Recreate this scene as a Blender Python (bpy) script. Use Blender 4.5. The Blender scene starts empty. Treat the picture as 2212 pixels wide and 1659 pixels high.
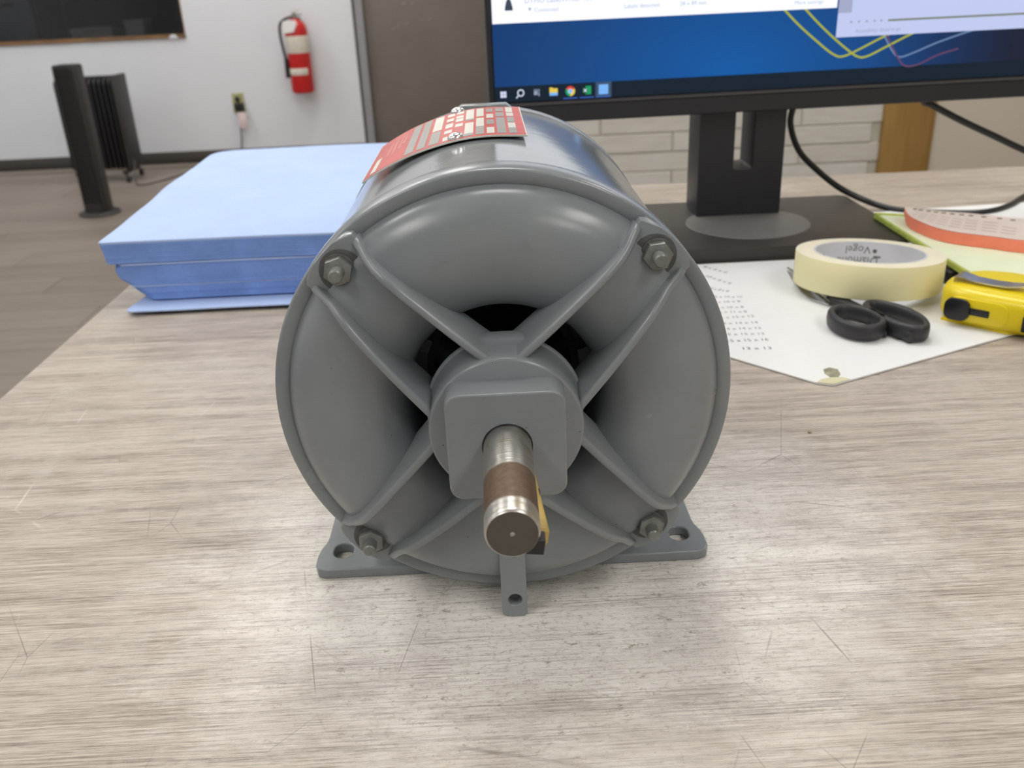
import bpy, bmesh, math, random
from mathutils import Vector, Matrix, noise
random.seed(7)
PI = math.pi
SC = bpy.context.scene
COL = SC.collection

# ---------------------------------------------------------------- camera
F_PX, YAW, PITCH, ROLL = 1958.2, 0.0129, 0.4224, -0.0450
CAM = Vector((-0.001, -0.2992, 0.2288))
fw = Vector((math.sin(YAW)*math.cos(PITCH), math.cos(YAW)*math.cos(PITCH), -math.sin(PITCH)))
rt = Vector((math.cos(YAW), -math.sin(YAW), 0)); up = rt.cross(fw)
r2 = math.cos(ROLL)*rt + math.sin(ROLL)*up; u2 = -math.sin(ROLL)*rt + math.cos(ROLL)*up
cam = bpy.data.cameras.new('camera'); co = bpy.data.objects.new('camera', cam); COL.objects.link(co)
cam.sensor_width = 36; cam.sensor_fit = 'HORIZONTAL'; cam.lens = F_PX/2212*36
cam.clip_start = 0.01; cam.clip_end = 60
M = Matrix.Identity(4)
for i in range(3):
    M[i][0] = r2[i]; M[i][1] = u2[i]; M[i][2] = -fw[i]; M[i][3] = CAM[i]
co.matrix_world = M
SC.camera = co
cam.dof.use_dof = True; cam.dof.focus_distance = 0.335; cam.dof.aperture_fstop = 20.0

# ---------------------------------------------------------------- world, exposure
w = bpy.data.worlds.new('world'); SC.world = w; w.use_nodes = True
w.node_tree.nodes['Background'].inputs[0].default_value = (0.9, 0.95, 1.0, 1)
w.node_tree.nodes['Background'].inputs[1].default_value = 0.3
SC.view_settings.view_transform = 'Standard'; SC.view_settings.look = 'None'
SC.view_settings.exposure = -0.08; SC.view_settings.gamma = 1.0
SC.view_settings.use_curve_mapping = False
LAMP_STRENGTH = 10.5
LAMPS = [(-1.25, -1.15), (1.25, -1.0), (-1.25, 1.1), (.05, .95), (-1.25, 3.5), (-3.4, 1.1), (-3.4, 3.5), (1.2, -2.6), (-3.4, -1.2), (-2.3, 4.75), (-.6, 4.75), (1.55, 1.75)]  # last three are added to brighten the back wall and the brick
FLOOR_Z, CEIL_Z, BACK_Y = -0.74, 1.95, 5.45

# ---------------------------------------------------------------- material helpers
def new_mat(name):
    m = bpy.data.materials.new(name); m.use_nodes = True
    return m, m.node_tree.nodes, m.node_tree.links, m.node_tree.nodes['Principled BSDF']
def nd(N, t, **k):
    n = N.new(t)
    for a, b in k.items(): setattr(n, a, b)
    return n
def plain(name, col, rough=0.5, metal=0.0, var=0.06, scale=40, bump=0.0, bscale=200, spec=0.5):
    m, N, L, B = new_mat(name)
    tc = nd(N, 'ShaderNodeTexCoord'); nz = nd(N, 'ShaderNodeTexNoise'); nz.inputs['Scale'].default_value = scale; nz.inputs['Detail'].default_value = 4
    L.new(tc.outputs['Object'], nz.inputs['Vector'])
    r = nd(N, 'ShaderNodeValToRGB'); e = r.color_ramp.elements
    e[0].position = .3; e[1].position = .7
    e[0].color = (*[max(0, c*(1-var)) for c in col], 1); e[1].color = (*[min(1, c*(1+var)) for c in col], 1)
    L.new(nz.outputs['Fac'], r.inputs['Fac']); L.new(r.outputs['Color'], B.inputs['Base Color'])
    B.inputs['Roughness'].default_value = rough; B.inputs['Metallic'].default_value = metal
    B.inputs['Specular IOR Level'].default_value = spec
    if bump:
        n2 = nd(N, 'ShaderNodeTexNoise'); n2.inputs['Scale'].default_value = bscale; n2.inputs['Detail'].default_value = 3
        L.new(tc.outputs['Object'], n2.inputs['Vector'])
        bp = nd(N, 'ShaderNodeBump'); bp.inputs['Strength'].default_value = bump; bp.inputs['Distance'].default_value = 0.001
        L.new(n2.outputs['Fac'], bp.inputs['Height']); L.new(bp.outputs['Normal'], B.inputs['Normal'])
    return m
def emit(name, col, s=1.0):
    m = bpy.data.materials.new(name); m.use_nodes = True; N = m.node_tree.nodes; L = m.node_tree.links
    N.clear(); o = nd(N, 'ShaderNodeOutputMaterial'); e = nd(N, 'ShaderNodeEmission')
    e.inputs[0].default_value = (*col, 1); e.inputs[1].default_value = s
    L.new(e.outputs[0], o.inputs[0]); return m
def mth(N, L, op, a, b=None, c=None, clamp=False):
    n = nd(N, 'ShaderNodeMath', operation=op); n.use_clamp = clamp
    for i, v in enumerate((a, b, c)):
        if v is None: continue
        if isinstance(v, (int, float)): n.inputs[i].default_value = v
        else: L.new(v, n.inputs[i])
    return n.outputs[0]
def mix(N, L, fac, a, b):
    n = nd(N, 'ShaderNodeMix', data_type='RGBA')
    if isinstance(fac, (int, float)): n.inputs['Factor'].default_value = fac
    else: L.new(fac, n.inputs['Factor'])
    for i, v in ((6, a), (7, b)):
        if isinstance(v, tuple): n.inputs[i].default_value = (*v, 1)
        else: L.new(v, n.inputs[i])
    return n.outputs[2]
def noise_n(N, L, vec, scale, detail=4, rough=.5, sx=1, sy=1, sz=1, dist=0, off=(0,0,0)):
    mp = nd(N, 'ShaderNodeMapping'); mp.inputs['Scale'].default_value = (sx, sy, sz); mp.inputs['Location'].default_value = off
    L.new(vec, mp.inputs['Vector'])
    n = nd(N, 'ShaderNodeTexNoise'); n.inputs['Scale'].default_value = scale; n.inputs['Detail'].default_value = detail
    n.inputs['Roughness'].default_value = rough; n.inputs['Distortion'].default_value = dist
    L.new(mp.outputs[0], n.inputs['Vector']); return n.outputs['Fac']
def ramp(N, L, v, p0, p1):
    n = nd(N, 'ShaderNodeMapRange'); n.inputs[1].default_value = p0; n.inputs[2].default_value = p1
    L.new(v, n.inputs[0]); return n.outputs[0]

def desk_material():
    m, N, L, B = new_mat('worn_grey_oak_laminate')
    tc = nd(N, 'ShaderNodeTexCoord'); P = tc.outputs['Object']
    fine = noise_n(N, L, P, 1, 6, .7, 26, 1150, 1)
    fine2 = noise_n(N, L, P, 1, 4, .7, 120, 1900, 1, off=(3, 1, 0))
    mid = noise_n(N, L, P, 1, 4, .6, 5, 90, 1, off=(1, 7, 0))
    g = mth(N, L, 'ADD', mth(N, L, 'MULTIPLY', fine, .5), mth(N, L, 'ADD', mth(N, L, 'MULTIPLY', fine2, .25), mth(N, L, 'MULTIPLY', mid, .25)))
    g = ramp(N, L, g, .41, .58)
    base = mix(N, L, g, (.205, .160, .128), (.575, .505, .43))
    # worn pale patch where things are set down
    sx = nd(N, 'ShaderNodeSeparateXYZ'); L.new(P, sx.inputs[0])
    dx = mth(N, L, 'MULTIPLY', mth(N, L, 'SUBTRACT', sx.outputs[0], .020), 6.0)
    dy = mth(N, L, 'MULTIPLY', mth(N, L, 'SUBTRACT', sx.outputs[1], .025), 7.6)
    d = mth(N, L, 'SQRT', mth(N, L, 'ADD', mth(N, L, 'MULTIPLY', dx, dx), mth(N, L, 'MULTIPLY', dy, dy)))
    blot = noise_n(N, L, P, 22, 12, .78, .8, 1.5, 1)
    wear = ramp(N, L, mth(N, L, 'ADD', d, mth(N, L, 'MULTIPLY', mth(N, L, 'SUBTRACT', blot, .5), 1.5)), 1.10, .45)
    speck = ramp(N, L, noise_n(N, L, P, 380, 6, .8, .8, 1.3, 1), .525, .60)
    pit = ramp(N, L, noise_n(N, L, P, 150, 10, .85, .85, 1.3, 1, off=(4, 4, 0)), .565, .61)
    pale = mix(N, L, mth(N, L, 'MULTIPLY', speck, .55), (.86, .825, .765), (.47, .40, .32))
    pale = mix(N, L, mth(N, L, 'MULTIPLY', pit, .75), pale, (.20, .155, .10))
    # broken-through: the print survives where speckle is dense
    keep = mth(N, L, 'MULTIPLY', wear, mth(N, L, 'SUBTRACT', 1.0, mth(N, L, 'MULTIPLY', ramp(N, L, g, .6, .0), .55)), clamp=True)
    col = mix(N, L, keep, base, pale)
    # general light scuffing everywhere
    scf = ramp(N, L, noise_n(N, L, P, 14, 12, .8, 1, 1, 1, off=(9, 2, 0)), .50, .64)
    col = mix(N, L, mth(N, L, 'MULTIPLY', scf, .45), col, (.57, .52, .455))
    # thin scratches
    for i, (sc, th, c, rotz) in enumerate([(9, .0009, (.12, .10, .07), .4), (17, .0015, (.14, .11, .08), 1.3), (6, .0011, (.80, .78, .74), 2.2)]):
        mp = nd(N, 'ShaderNodeMapping'); mp.inputs['Rotation'].default_value = (0, 0, rotz); mp.inputs['Scale'].default_value = (1, .45, 1); mp.inputs['Location'].default_value = (i*3.1, i*1.7, 0)
        L.new(P, mp.inputs['Vector'])
        wv = nd(N, 'ShaderNodeTexVoronoi', feature='DISTANCE_TO_EDGE'); wv.inputs['Scale'].default_value = sc; L.new(mp.outputs[0], wv.inputs['Vector'])
        ln = ramp(N, L, wv.outputs['Distance'], th*2.2, th*.8)
        gate = ramp(N, L, noise_n(N, L, P, 17, 3, .5, 1, 1, 1, off=(i*5, 8, 0)), .55, .64)
        col = mix(N, L, mth(N, L, 'MULTIPLY', mth(N, L, 'MULTIPLY', ln, gate), .55), col, c)
    L.new(col, B.inputs['Base Color'])
    B.inputs['Roughness'].default_value = .42; B.inputs['Specular IOR Level'].default_value = .45
    bp = nd(N, 'ShaderNodeBump'); bp.inputs['Strength'].default_value = .15; bp.inputs['Distance'].default_value = .0004
    L.new(g, bp.inputs['Height']); L.new(bp.outputs['Normal'], B.inputs['Normal'])
    return m

def paint_material(name='grey_machine_enamel', r0=.20, r1=.31):
    m, N, L, B = new_mat(name)
    tc = nd(N, 'ShaderNodeTexCoord'); P = tc.outputs['Object']
    n = noise_n(N, L, P, 22, 5, .6)
    col = mix(N, L, ramp(N, L, n, .35, .65), (.196, .215, .226), (.226, .243, .250))
    dirt = ramp(N, L, noise_n(N, L, P, 60, 6, .7, off=(5, 5, 5)), .60, .74)
    col = mix(N, L, mth(N, L, 'MULTIPLY', dirt, .35), col, (.17, .155, .13))
    chip = ramp(N, L, noise_n(N, L, P, 420, 3, .6, off=(2, 9, 1)), .745, .765)
    col = mix(N, L, chip, col, (.05, .05, .05))
    L.new(col, B.inputs['Base Color'])
    rr = nd(N, 'ShaderNodeMapRange'); rr.inputs[3].default_value = r0; rr.inputs[4].default_value = r1; L.new(n, rr.inputs[0])
    L.new(rr.outputs[0], B.inputs['Roughness'])
    B.inputs['Specular IOR Level'].default_value = .5
    bp = nd(N, 'ShaderNodeBump'); bp.inputs['Strength'].default_value = .12; bp.inputs['Distance'].default_value = .0006
    L.new(noise_n(N, L, P, 90, 4, .6), bp.inputs['Height']); L.new(bp.outputs['Normal'], B.inputs['Normal'])
    return m

def shaft_material():
    m, N, L, B = new_mat('worn_steel_shaft')
    tc = nd(N, 'ShaderNodeTexCoord'); P = tc.outputs['Object']
    s = nd(N, 'ShaderNodeSeparateXYZ'); L.new(P, s.inputs[0]); y = s.outputs[1]
    yy = mth(N, L, 'ADD', y, mth(N, L, 'MULTIPLY', mth(N, L, 'SUBTRACT', noise_n(N, L, P, 300, 3), .5), .0012))
    band = mth(N, L, 'MULTIPLY', ramp(N, L, yy, -.0610, -.0624), ramp(N, L, yy, -.0822, -.0808))
    endf = ramp(N, L, y, -.08865, -.0887)
    blot = noise_n(N, L, P, 400, 5, .7)
    rust = mix(N, L, ramp(N, L, blot, .35, .7), (.115, .075, .05), (.165, .11, .072))
    st = mix(N, L, ramp(N, L, noise_n(N, L, P, 140, 4, .6), .52, .7), (.56, .54, .50), (.42, .37, .25))
    fac = mth(N, L, 'MAXIMUM', band, mth(N, L, 'MULTIPLY', endf, .9), clamp=True)
    L.new(mix(N, L, fac, st, mix(N, L, endf, rust, (.062, .052, .044))), B.inputs['Base Color'])
    L.new(mth(N, L, 'SUBTRACT', 1.0, mth(N, L, 'MULTIPLY', fac, .55)), B.inputs['Metallic'])
    rg = nd(N, 'ShaderNodeMapRange'); rg.inputs[3].default_value = .34; rg.inputs[4].default_value = .5; L.new(fac, rg.inputs[0]); L.new(rg.outputs[0], B.inputs['Roughness'])
    bp = nd(N, 'ShaderNodeBump'); bp.inputs['Strength'].default_value = .35; bp.inputs['Distance'].default_value = .0003
    L.new(noise_n(N, L, P, 1, 2, .5, 20, 2500, 20), bp.inputs['Height']); L.new(bp.outputs['Normal'], B.inputs['Normal'])
    return m

def grain_mat(name, c0, c1, sx, sy, sz, rough=.5, rnd=0.0):
    m, N, L, B = new_mat(name)
    tc = nd(N, 'ShaderNodeTexCoord'); P = tc.outputs['Object']
    oi = nd(N, 'ShaderNodeObjectInfo')
    v = nd(N, 'ShaderNodeVectorMath', operation='ADD'); L.new(P, v.inputs[0])
    cb = nd(N, 'ShaderNodeCombineXYZ'); L.new(mth(N, L, 'MULTIPLY', oi.outputs['Random'], 30.0), cb.inputs[0]); L.new(mth(N, L, 'MULTIPLY', oi.outputs['Random'], 17.0), cb.inputs[1]); L.new(mth(N, L, 'MULTIPLY', oi.outputs['Random'], 9.0), cb.inputs[2]); L.new(cb.outputs[0], v.inputs[1])
    f = noise_n(N, L, v.outputs[0], 1, 5, .6, sx, sy, sz)
    f = ramp(N, L, f, .35, .65)
    if rnd: f = mth(N, L, 'ADD', mth(N, L, 'MULTIPLY', f, 1-rnd), mth(N, L, 'MULTIPLY', oi.outputs['Random'], rnd))
    L.new(mix(N, L, f, c0, c1), B.inputs['Base Color']); B.inputs['Roughness'].default_value = rough
    return m

M_DESK = desk_material(); M_PAINT = paint_material(); M_SHELL = paint_material('glossy_grey_shell_enamel', .09, .15); M_SHAFT = shaft_material()
M_WALL = plain('white_wall_paint', (.71, .735, .78), .6, var=.02, scale=3, spec=.3)
M_BEIGE = plain('beige_wall_paint', (.60, .54, .45), .6, var=.02, scale=4, spec=.3)
M_CEIL = plain('ceiling_white', (.72, .72, .70), .8, var=.02)
M_FLOOR = grain_mat('brown_plank', (.155, .125, .103), (.235, .196, .165), 2.5, 26, 1, .5, .45)
M_JOINT = plain('dark_joint', (.07, .055, .045), .8)
M_BASEB = plain('dark_rubber_base', (.06, .052, .046), .6)
M_BRICK = grain_mat('painted_brick', (.56, .53, .475), (.66, .635, .59), 9, 40, 60, .75, .35)
M_MORTAR = plain('painted_mortar', (.50, .47, .39), .9)
M_WOOD = grain_mat('oak_board', (.30, .165, .04), (.46, .28, .09), 26, 26, 1.5, .5)
M_SILL = plain('brown_wood_sill', (.22, .12, .05), .5, var=.3, scale=8)
M_DOOR = plain('taupe_door_paint', (.19, .165, .148), .5, var=.06, scale=5)
M_FRAME = plain('grey_metal_frame', (.28, .28, .30), .5)
M_DARK = plain('charcoal_plastic', (.030, .028, .027), .5)
M_DARKER = plain('black_enamel', (.012, .012, .013), .4)
M_BLACK = plain('black_plastic', (.010, .010, .012), .35)
M_MON = plain('monitor_black_plastic', (.013, .0135, .017), .42)
M_BEZ = plain('bezel_edge_grey', (.06, .055, .058), .4)
M_BASE = plain('monitor_base_black', (.035, .031, .029), .42, bump=.2, bscale=900)
M_PUCK = plain('grey_swivel_disc', (.16, .15, .145), .45)
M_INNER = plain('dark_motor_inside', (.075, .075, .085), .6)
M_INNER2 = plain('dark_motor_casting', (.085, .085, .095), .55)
M_NUT = plain('dull_zinc_nut', (.19, .20, .185), .38, metal=.3, var=.2, scale=300)
M_WASH = plain('dirty_washer', (.10, .10, .095), .5, metal=.4, var=.2, scale=300)
M_SHADED_GRIME = plain('shaded_grey_grime', (.085, .088, .085), .6, var=.25, scale=200)  # dirt and the shadow round the nut, both put into the colour
M_KEY = plain('black_key_steel', (.012, .012, .013), .5)
M_OCHRE = plain('ochre_tape_residue', (.46, .33, .10), .6, var=.25, scale=160)
M_RED = plain('red_nameplate_ink', (.50, .045, .035), .38, var=.12, scale=60)
M_SILVER = plain('silver_nameplate_metal', (.62, .62, .56), .42, metal=.35, var=.05)
M_GREYC = plain('grey_nameplate_cell', (.30, .29, .27), .4, metal=.3)
M_STAMP = plain('stamped_grey_text', (.22, .21, .19), .5)
M_CHROME = plain('bright_rivet_metal', (.85, .85, .84), .24, metal=1)
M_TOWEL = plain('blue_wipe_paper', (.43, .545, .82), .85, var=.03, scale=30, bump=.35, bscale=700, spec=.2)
M_TOWEL_SHADE = plain('blue_wipe_paper_shaded', (.21, .34, .70), .9, var=.10, scale=50, bump=.5, bscale=500, spec=.15)  # shade on the pile's front faces, put into a darker copy of the blue
M_TAPE = plain('cream_masking_tape', (.80, .74, .43), .5, var=.03, scale=20)
M_TAPES = plain('cream_tape_side', (.82, .76, .58), .6, var=.03, scale=100)
M_CORE = plain('white_cardboard_core', (.62, .62, .64), .6)
M_INK = plain('grey_print_ink', (.12, .13, .12), .6)
M_INK2 = plain('faint_print_ink', (.16, .17, .16), .6)
M_RUBBER = plain('scissor_handle_rubber', (.024, .024, .026), .45, bump=.1)
M_STEEL = plain('polished_blade_steel', (.55, .55, .55), .22, metal=1)
M_YEL = plain('yellow_abs_plastic', (.80, .62, .008), .3, var=.03)
M_CREAMP = plain('white_chart_sheet', (.76, .76, .75), .6, var=.03, scale=12, bump=.2, bscale=30)
M_PAPER = plain('white_paper', (.80, .80, .80), .65, var=.02)
M_DIRT = plain('greenish_grime', (.30, .29, .20), .8, var=.3, scale=200)
M_YPAD = plain('pale_yellow_paper', (.80, .86, .60), .6, var=.03)
M_YEDGE = plain('yellow_green_paper_edge', (.48, .55, .10), .7, var=.15, scale=200)
M_SALM = plain('salmon_paper_edge', (.95, .26, .16), .6, var=.06, scale=60)
M_PINK = plain('pale_pink_form_paper', (.78, .66, .58), .65, var=.03)
M_CABLE = plain('black_cable_sheath', (.012, .013, .013), .35)
M_EXTRED = plain('extinguisher_red', (.50, .012, .012), .3)
M_LABELW = plain('cream_label', (.66, .62, .55), .5, var=.12, scale=30)
M_OUTL = plain('old_ivory_outlet', (.36, .35, .17), .5, var=.2)
M_TAGP = plain('pinkish_white_tag', (.72, .58, .60), .6)
M_CORDG = plain('grey_cord', (.07, .065, .06), .6)
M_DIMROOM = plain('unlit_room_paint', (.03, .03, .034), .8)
M_DIMBOX = plain('grey_blue_cabinet', (.14, .15, .17), .6)
M_DIMCREAM = plain('pale_box', (.28, .26, .25), .7)

# ---------------------------------------------------------------- object helpers
def empty(name, loc, label, cat, group=None):
    o = bpy.data.objects.new(name, None); o.location = loc; o.empty_display_size = .02; COL.objects.link(o)
    o['label'] = label; o['category'] = cat
    if group: o['group'] = group
    return o
def wloc(p):
    v = Vector((0, 0, 0))
    while p: v += p.location; p = p.parent
    return v
def link(name, me, mat, parent=None, smooth=False, label=None, cat=None, kind=None, group=None, loc=None):
    """mesh in world coordinates -> object; parents are never rotated"""
    off = wloc(parent) if parent else Vector((0, 0, 0))
    o = bpy.data.objects.new(name, me); COL.objects.link(o)
    if parent is None and loc is None and kind != 'structure' and len(me.vertices):
        xs = [v.co for v in me.vertices]
        loc = Vector((sum(v.x for v in xs)/len(xs), sum(v.y for v in xs)/len(xs), min(v.z for v in xs)))
    if loc is not None:
        loc = Vector(loc); me.transform(Matrix.Translation(-loc)); o.location = loc - off
    elif parent is not None:
        me.transform(Matrix.Translation(-off))
    o.parent = parent
    if mat and not me.materials: me.materials.append(mat)
    if smooth:
        me.shade_smooth() if hasattr(me, 'shade_smooth') else None
        for p in me.polygons: p.use_smooth = True
        if smooth is not True: me.set_sharp_from_angle(angle=math.radians(smooth))
    if label: o['label'] = label
    if cat: o['category'] = cat
    if kind: o['kind'] = kind
    if group: o['group'] = group
    return o
def bm_mesh(bm, name='m'):
    bmesh.ops.recalc_face_normals(bm, faces=bm.faces)
    me = bpy.data.meshes.new(name); bm.to_mesh(me); bm.free(); return me
def add_box(bm, x0, x1, y0, y1, z0, z1, bev=0, seg=2):
    r = bmesh.ops.create_cube(bm, size=1); vs = r['verts']
    for v in vs:
        v.co = Vector((x0+(v.co.x+.5)*(x1-x0), y0+(v.co.y+.5)*(y1-y0), z0+(v.co.z+.5)*(z1-z0)))
    if bev:
        es = list({e for v in vs for e in v.link_edges})
        bmesh.ops.bevel(bm, geom=es, offset=bev, segments=seg, affect='EDGES', profile=.5)
def box(name, x0, x1, y0, y1, z0, z1, mat, parent=None, bev=0, seg=2, **k):
    bm = bmesh.new(); add_box(bm, x0, x1, y0, y1, z0, z1, bev, seg)
    return link(name, bm_mesh(bm, name), mat, parent, smooth=(40 if bev else False), **k)
def lathe_bm(bm, prof, seg=64, c=(0, 0, 0), axis='y', a0=0.0, a1=2*PI):
    """prof: list of (r, t) with t along the axis"""
    full = abs(a1-a0-2*PI) < 1e-6; n = seg if full else seg+1
    rings = []
    for r, t in prof:
        if r < 1e-7:
            p = (c[0], c[1]+t, c[2]) if axis == 'y' else (c[0], c[1], c[2]+t)
            rings.append([bm.verts.new(p)]); continue
        ring = []
        for i in range(n):
            a = a0+(a1-a0)*i/seg
            ca, sa = r*math.cos(a), r*math.sin(a)
            ring.append(bm.verts.new((c[0]+ca, c[1]+t, c[2]+sa) if axis == 'y' else (c[0]+ca, c[1]+sa, c[2]+t)))
        rings.append(ring)
    m = seg
    for A, B in zip(rings, rings[1:]):
        for i in range(m):
            j = (i+1) % n
            if len(A) == 1 and len(B) == 1: continue
            if len(A) == 1: bm.faces.new((A[0], B[i], B[j]))
            elif len(B) == 1: bm.faces.new((A[i], B[0], A[j]))
            else: bm.faces.new((A[i], B[i], B[j], A[j]))
def lathe(name, prof, mat, parent=None, seg=64, c=(0, 0, 0), axis='y', smooth=35, **k):
    bm = bmesh.new(); lathe_bm(bm, prof, seg, c, axis)
    return link(name, bm_mesh(bm, name), mat, parent, smooth=smooth, **k)
def catmull(pts, n=8):
    P = [Vector(p) for p in pts]; P = [P[0]*2-P[1]] + P + [P[-1]*2-P[-2]]; out = []
    for i in range(1, len(P)-2):
        for j in range(n):
            t = j/n; a, b, c, d = P[i-1:i+3]
            out.append(.5*((2*b)+(c-a)*t+(2*a-5*b+4*c-d)*t*t+(3*b-a-3*c+d)*t**3))
    out.append(P[-2]); return out
def tube_bm(bm, pts, r, seg=10, smooth_n=6, flat=None):
    P = catmull(pts, smooth_n) if smooth_n else [Vector(p) for p in pts]
    rings = []; prev = None
    for i, p in enumerate(P):
        t = (P[min(i+1, len(P)-1)]-P[max(i-1, 0)]).normalized()
        if prev is None:
            u = t.orthogonal().normalized()
        else:
            u = (prev-t*prev.dot(t)).normalized()
        prev = u; v = t.cross(u)
        rr = r(i/(len(P)-1)) if callable(r) else r
        rings.append([bm.verts.new(p+rr*(math.cos(2*PI*k/seg)*u+math.sin(2*PI*k/seg)*v)) for k in range(seg)])
    for A, B in zip(rings, rings[1:]):
        for k in range(seg): bm.faces.new((A[k], A[(k+1) % seg], B[(k+1) % seg], B[k]))
    bm.faces.new(rings[0][::-1]); bm.faces.new(rings[-1])
def tube(name, pts, r, mat, parent=None, seg=10, smooth_n=6, **k):
    bm = bmesh.new(); tube_bm(bm, pts, r, seg, smooth_n)
    return link(name, bm_mesh(bm, name), mat, parent, smooth=50, **k)
def prism_bm(bm, outline, a0, a1, plane='xy', bev=0, seg=2):
    """extrude a 2d outline between a0 and a1 along the missing axis"""
    def P(u, v, w): return {'xy': (u, v, w), 'xz': (u, w, v), 'yz': (w, u, v)}[plane]
    A = [bm.verts.new(P(u, v, a0)) for u, v in outline]; B = [bm.verts.new(P(u, v, a1)) for u, v in outline]
    n = len(A); fs = [bm.faces.new(A[::-1]), bm.faces.new(B)]
    for i in range(n): fs.append(bm.faces.new((A[i], A[(i+1) % n], B[(i+1) % n], B[i])))
    if bev:
        es = set(fs[0].edges) | set(fs[1].edges)
        bmesh.ops.bevel(bm, geom=list(es), offset=bev, segments=seg, affect='EDGES', profile=.5)
def prism(name, outline, a0, a1, mat, parent=None, plane='xy', bev=0, smooth=40, **k):
    bm = bmesh.new(); prism_bm(bm, outline, a0, a1, plane, bev)
    return link(name, bm_mesh(bm, name), mat, parent, smooth=smooth, **k)
def rrect(x0, x1, y0, y1, r, n=6):
    o = []
    for cx, cy, a in ((x1-r, y0+r, -PI/2), (x1-r, y1-r, 0), (x0+r, y1-r, PI/2), (x0+r, y0+r, PI)):
        for i in range(n+1):
            t = a+PI/2*i/n; o.append((cx+r*math.cos(t), cy+r*math.sin(t)))
    return o
def circ(cx, cy, r, n=24): return [(cx+r*math.cos(2*PI*i/n), cy+r*math.sin(2*PI*i/n)) for i in range(n)]
def holed_plate(loops, thick, bev=0):
    """2d filled curve with holes (xy), thickness along z, centred on z=0 -> mesh"""
    cu = bpy.data.curves.new('p', 'CURVE'); cu.dimensions = '2D'; cu.fill_mode = 'BOTH'
    for lp in loops:
        s = cu.splines.new('POLY'); s.points.add(len(lp)-1); s.use_cyclic_u = True
        for p, q in zip(s.points, lp): p.co = (q[0], q[1], 0, 1)
    cu.extrude = thick/2-bev; cu.bevel_depth = bev; cu.bevel_resolution = 2; cu.offset = -bev
    t = bpy.data.objects.new('t', cu); me = bpy.data.meshes.new_from_object(t)
    bpy.data.objects.remove(t); bpy.data.curves.remove(cu); return me
def text_me(body, size, ext=0.0, align='LEFT'):
    cu = bpy.data.curves.new('t', 'FONT'); cu.body = body; cu.size = size; cu.extrude = ext; cu.align_x = align; cu.resolution_u = 2
    t = bpy.data.objects.new('t', cu); me = bpy.data.meshes.new_from_object(t)
    bpy.data.objects.remove(t); bpy.data.curves.remove(cu); return me
def soft_slab_bm(bm, outline, z0, z1, r, top=None, rings=6, bot=None):
    """thick sheet with rounded rim; outline is convex-ish and counter-clockwise"""
    n = len(outline); cx = sum(p[0] for p in outline)/n; cy = sum(p[1] for p in outline)/n
    r = min(r, (z1-z0)/2)
    def inset(d):
        o = []
        for i in range(n):
            a = Vector(outline[i-1]); b = Vector(outline[i]); c = Vector(outline[(i+1) % n])
            t = (c-a); t = t.normalized() if t.length else Vector((1, 0)); nn = Vector((-t.y, t.x)); o.append(b+nn*d)
        return o
    lev = []
    for k in range(rings+1):
        a = PI/2*k/rings; lev.append((r-r*math.sin(a), z0+r-r*math.cos(a), 0))
    for k in range(rings+1):
        a = PI/2*k/rings; lev.append((r-r*math.cos(a), z1-r+r*math.sin(a), 1))
    loops = []
    for d, z, tp in lev:
        f = (z-z0)/(z1-z0)
        loops.append([bm.verts.new((p.x, p.y, z+(f*(top(p.x, p.y) if top else 0))+((1-f)*(bot(p.x, p.y) if bot else 0)))) for p in inset(d)])
    def fill(loop, z, fn, flip):
        base = [v.co.copy() for v in loop]; prev = loop; K = 12 if fn else 1
        for k in range(1, K):
            s = 1-k/K; cur = []
            for b in base:
                x = cx+(b.x-cx)*s; y = cy+(b.y-cy)*s
                cur.append(bm.verts.new((x, y, z+(fn(x, y) if fn else 0))))
            for i in range(n): bm.faces.new((prev[i], prev[(i+1) % n], cur[(i+1) % n], cur[i]))
            prev = cur
        c = bm.verts.new((cx, cy, z+(fn(cx, cy) if fn else 0)))
        for i in range(n): bm.faces.new((prev[i], prev[(i+1) % n], c))
    for A, B in zip(loops, loops[1:]):
        for i in range(n): bm.faces.new((A[i], A[(i+1) % n], B[(i+1) % n], B[i]))
    fill(loops[-1], z1, top, False); fill(loops[0], z0, bot, True)
def soft_slab(name, outline, z0, z1, r, mat, parent=None, top=None, bot=None, **k):
    bm = bmesh.new(); soft_slab_bm(bm, outline, z0, z1, r, top, bot=bot)
    return link(name, bm_mesh(bm, name), mat, parent, smooth=50, **k)
def dense(pts, step):
    o = []
    for i in range(len(pts)):
        a = Vector(pts[i]); b = Vector(pts[(i+1) % len(pts)]); n = max(1, int((b-a).length/step))
        for j in range(n): o.append(tuple(a.lerp(b, j/n)))
    return o

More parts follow.
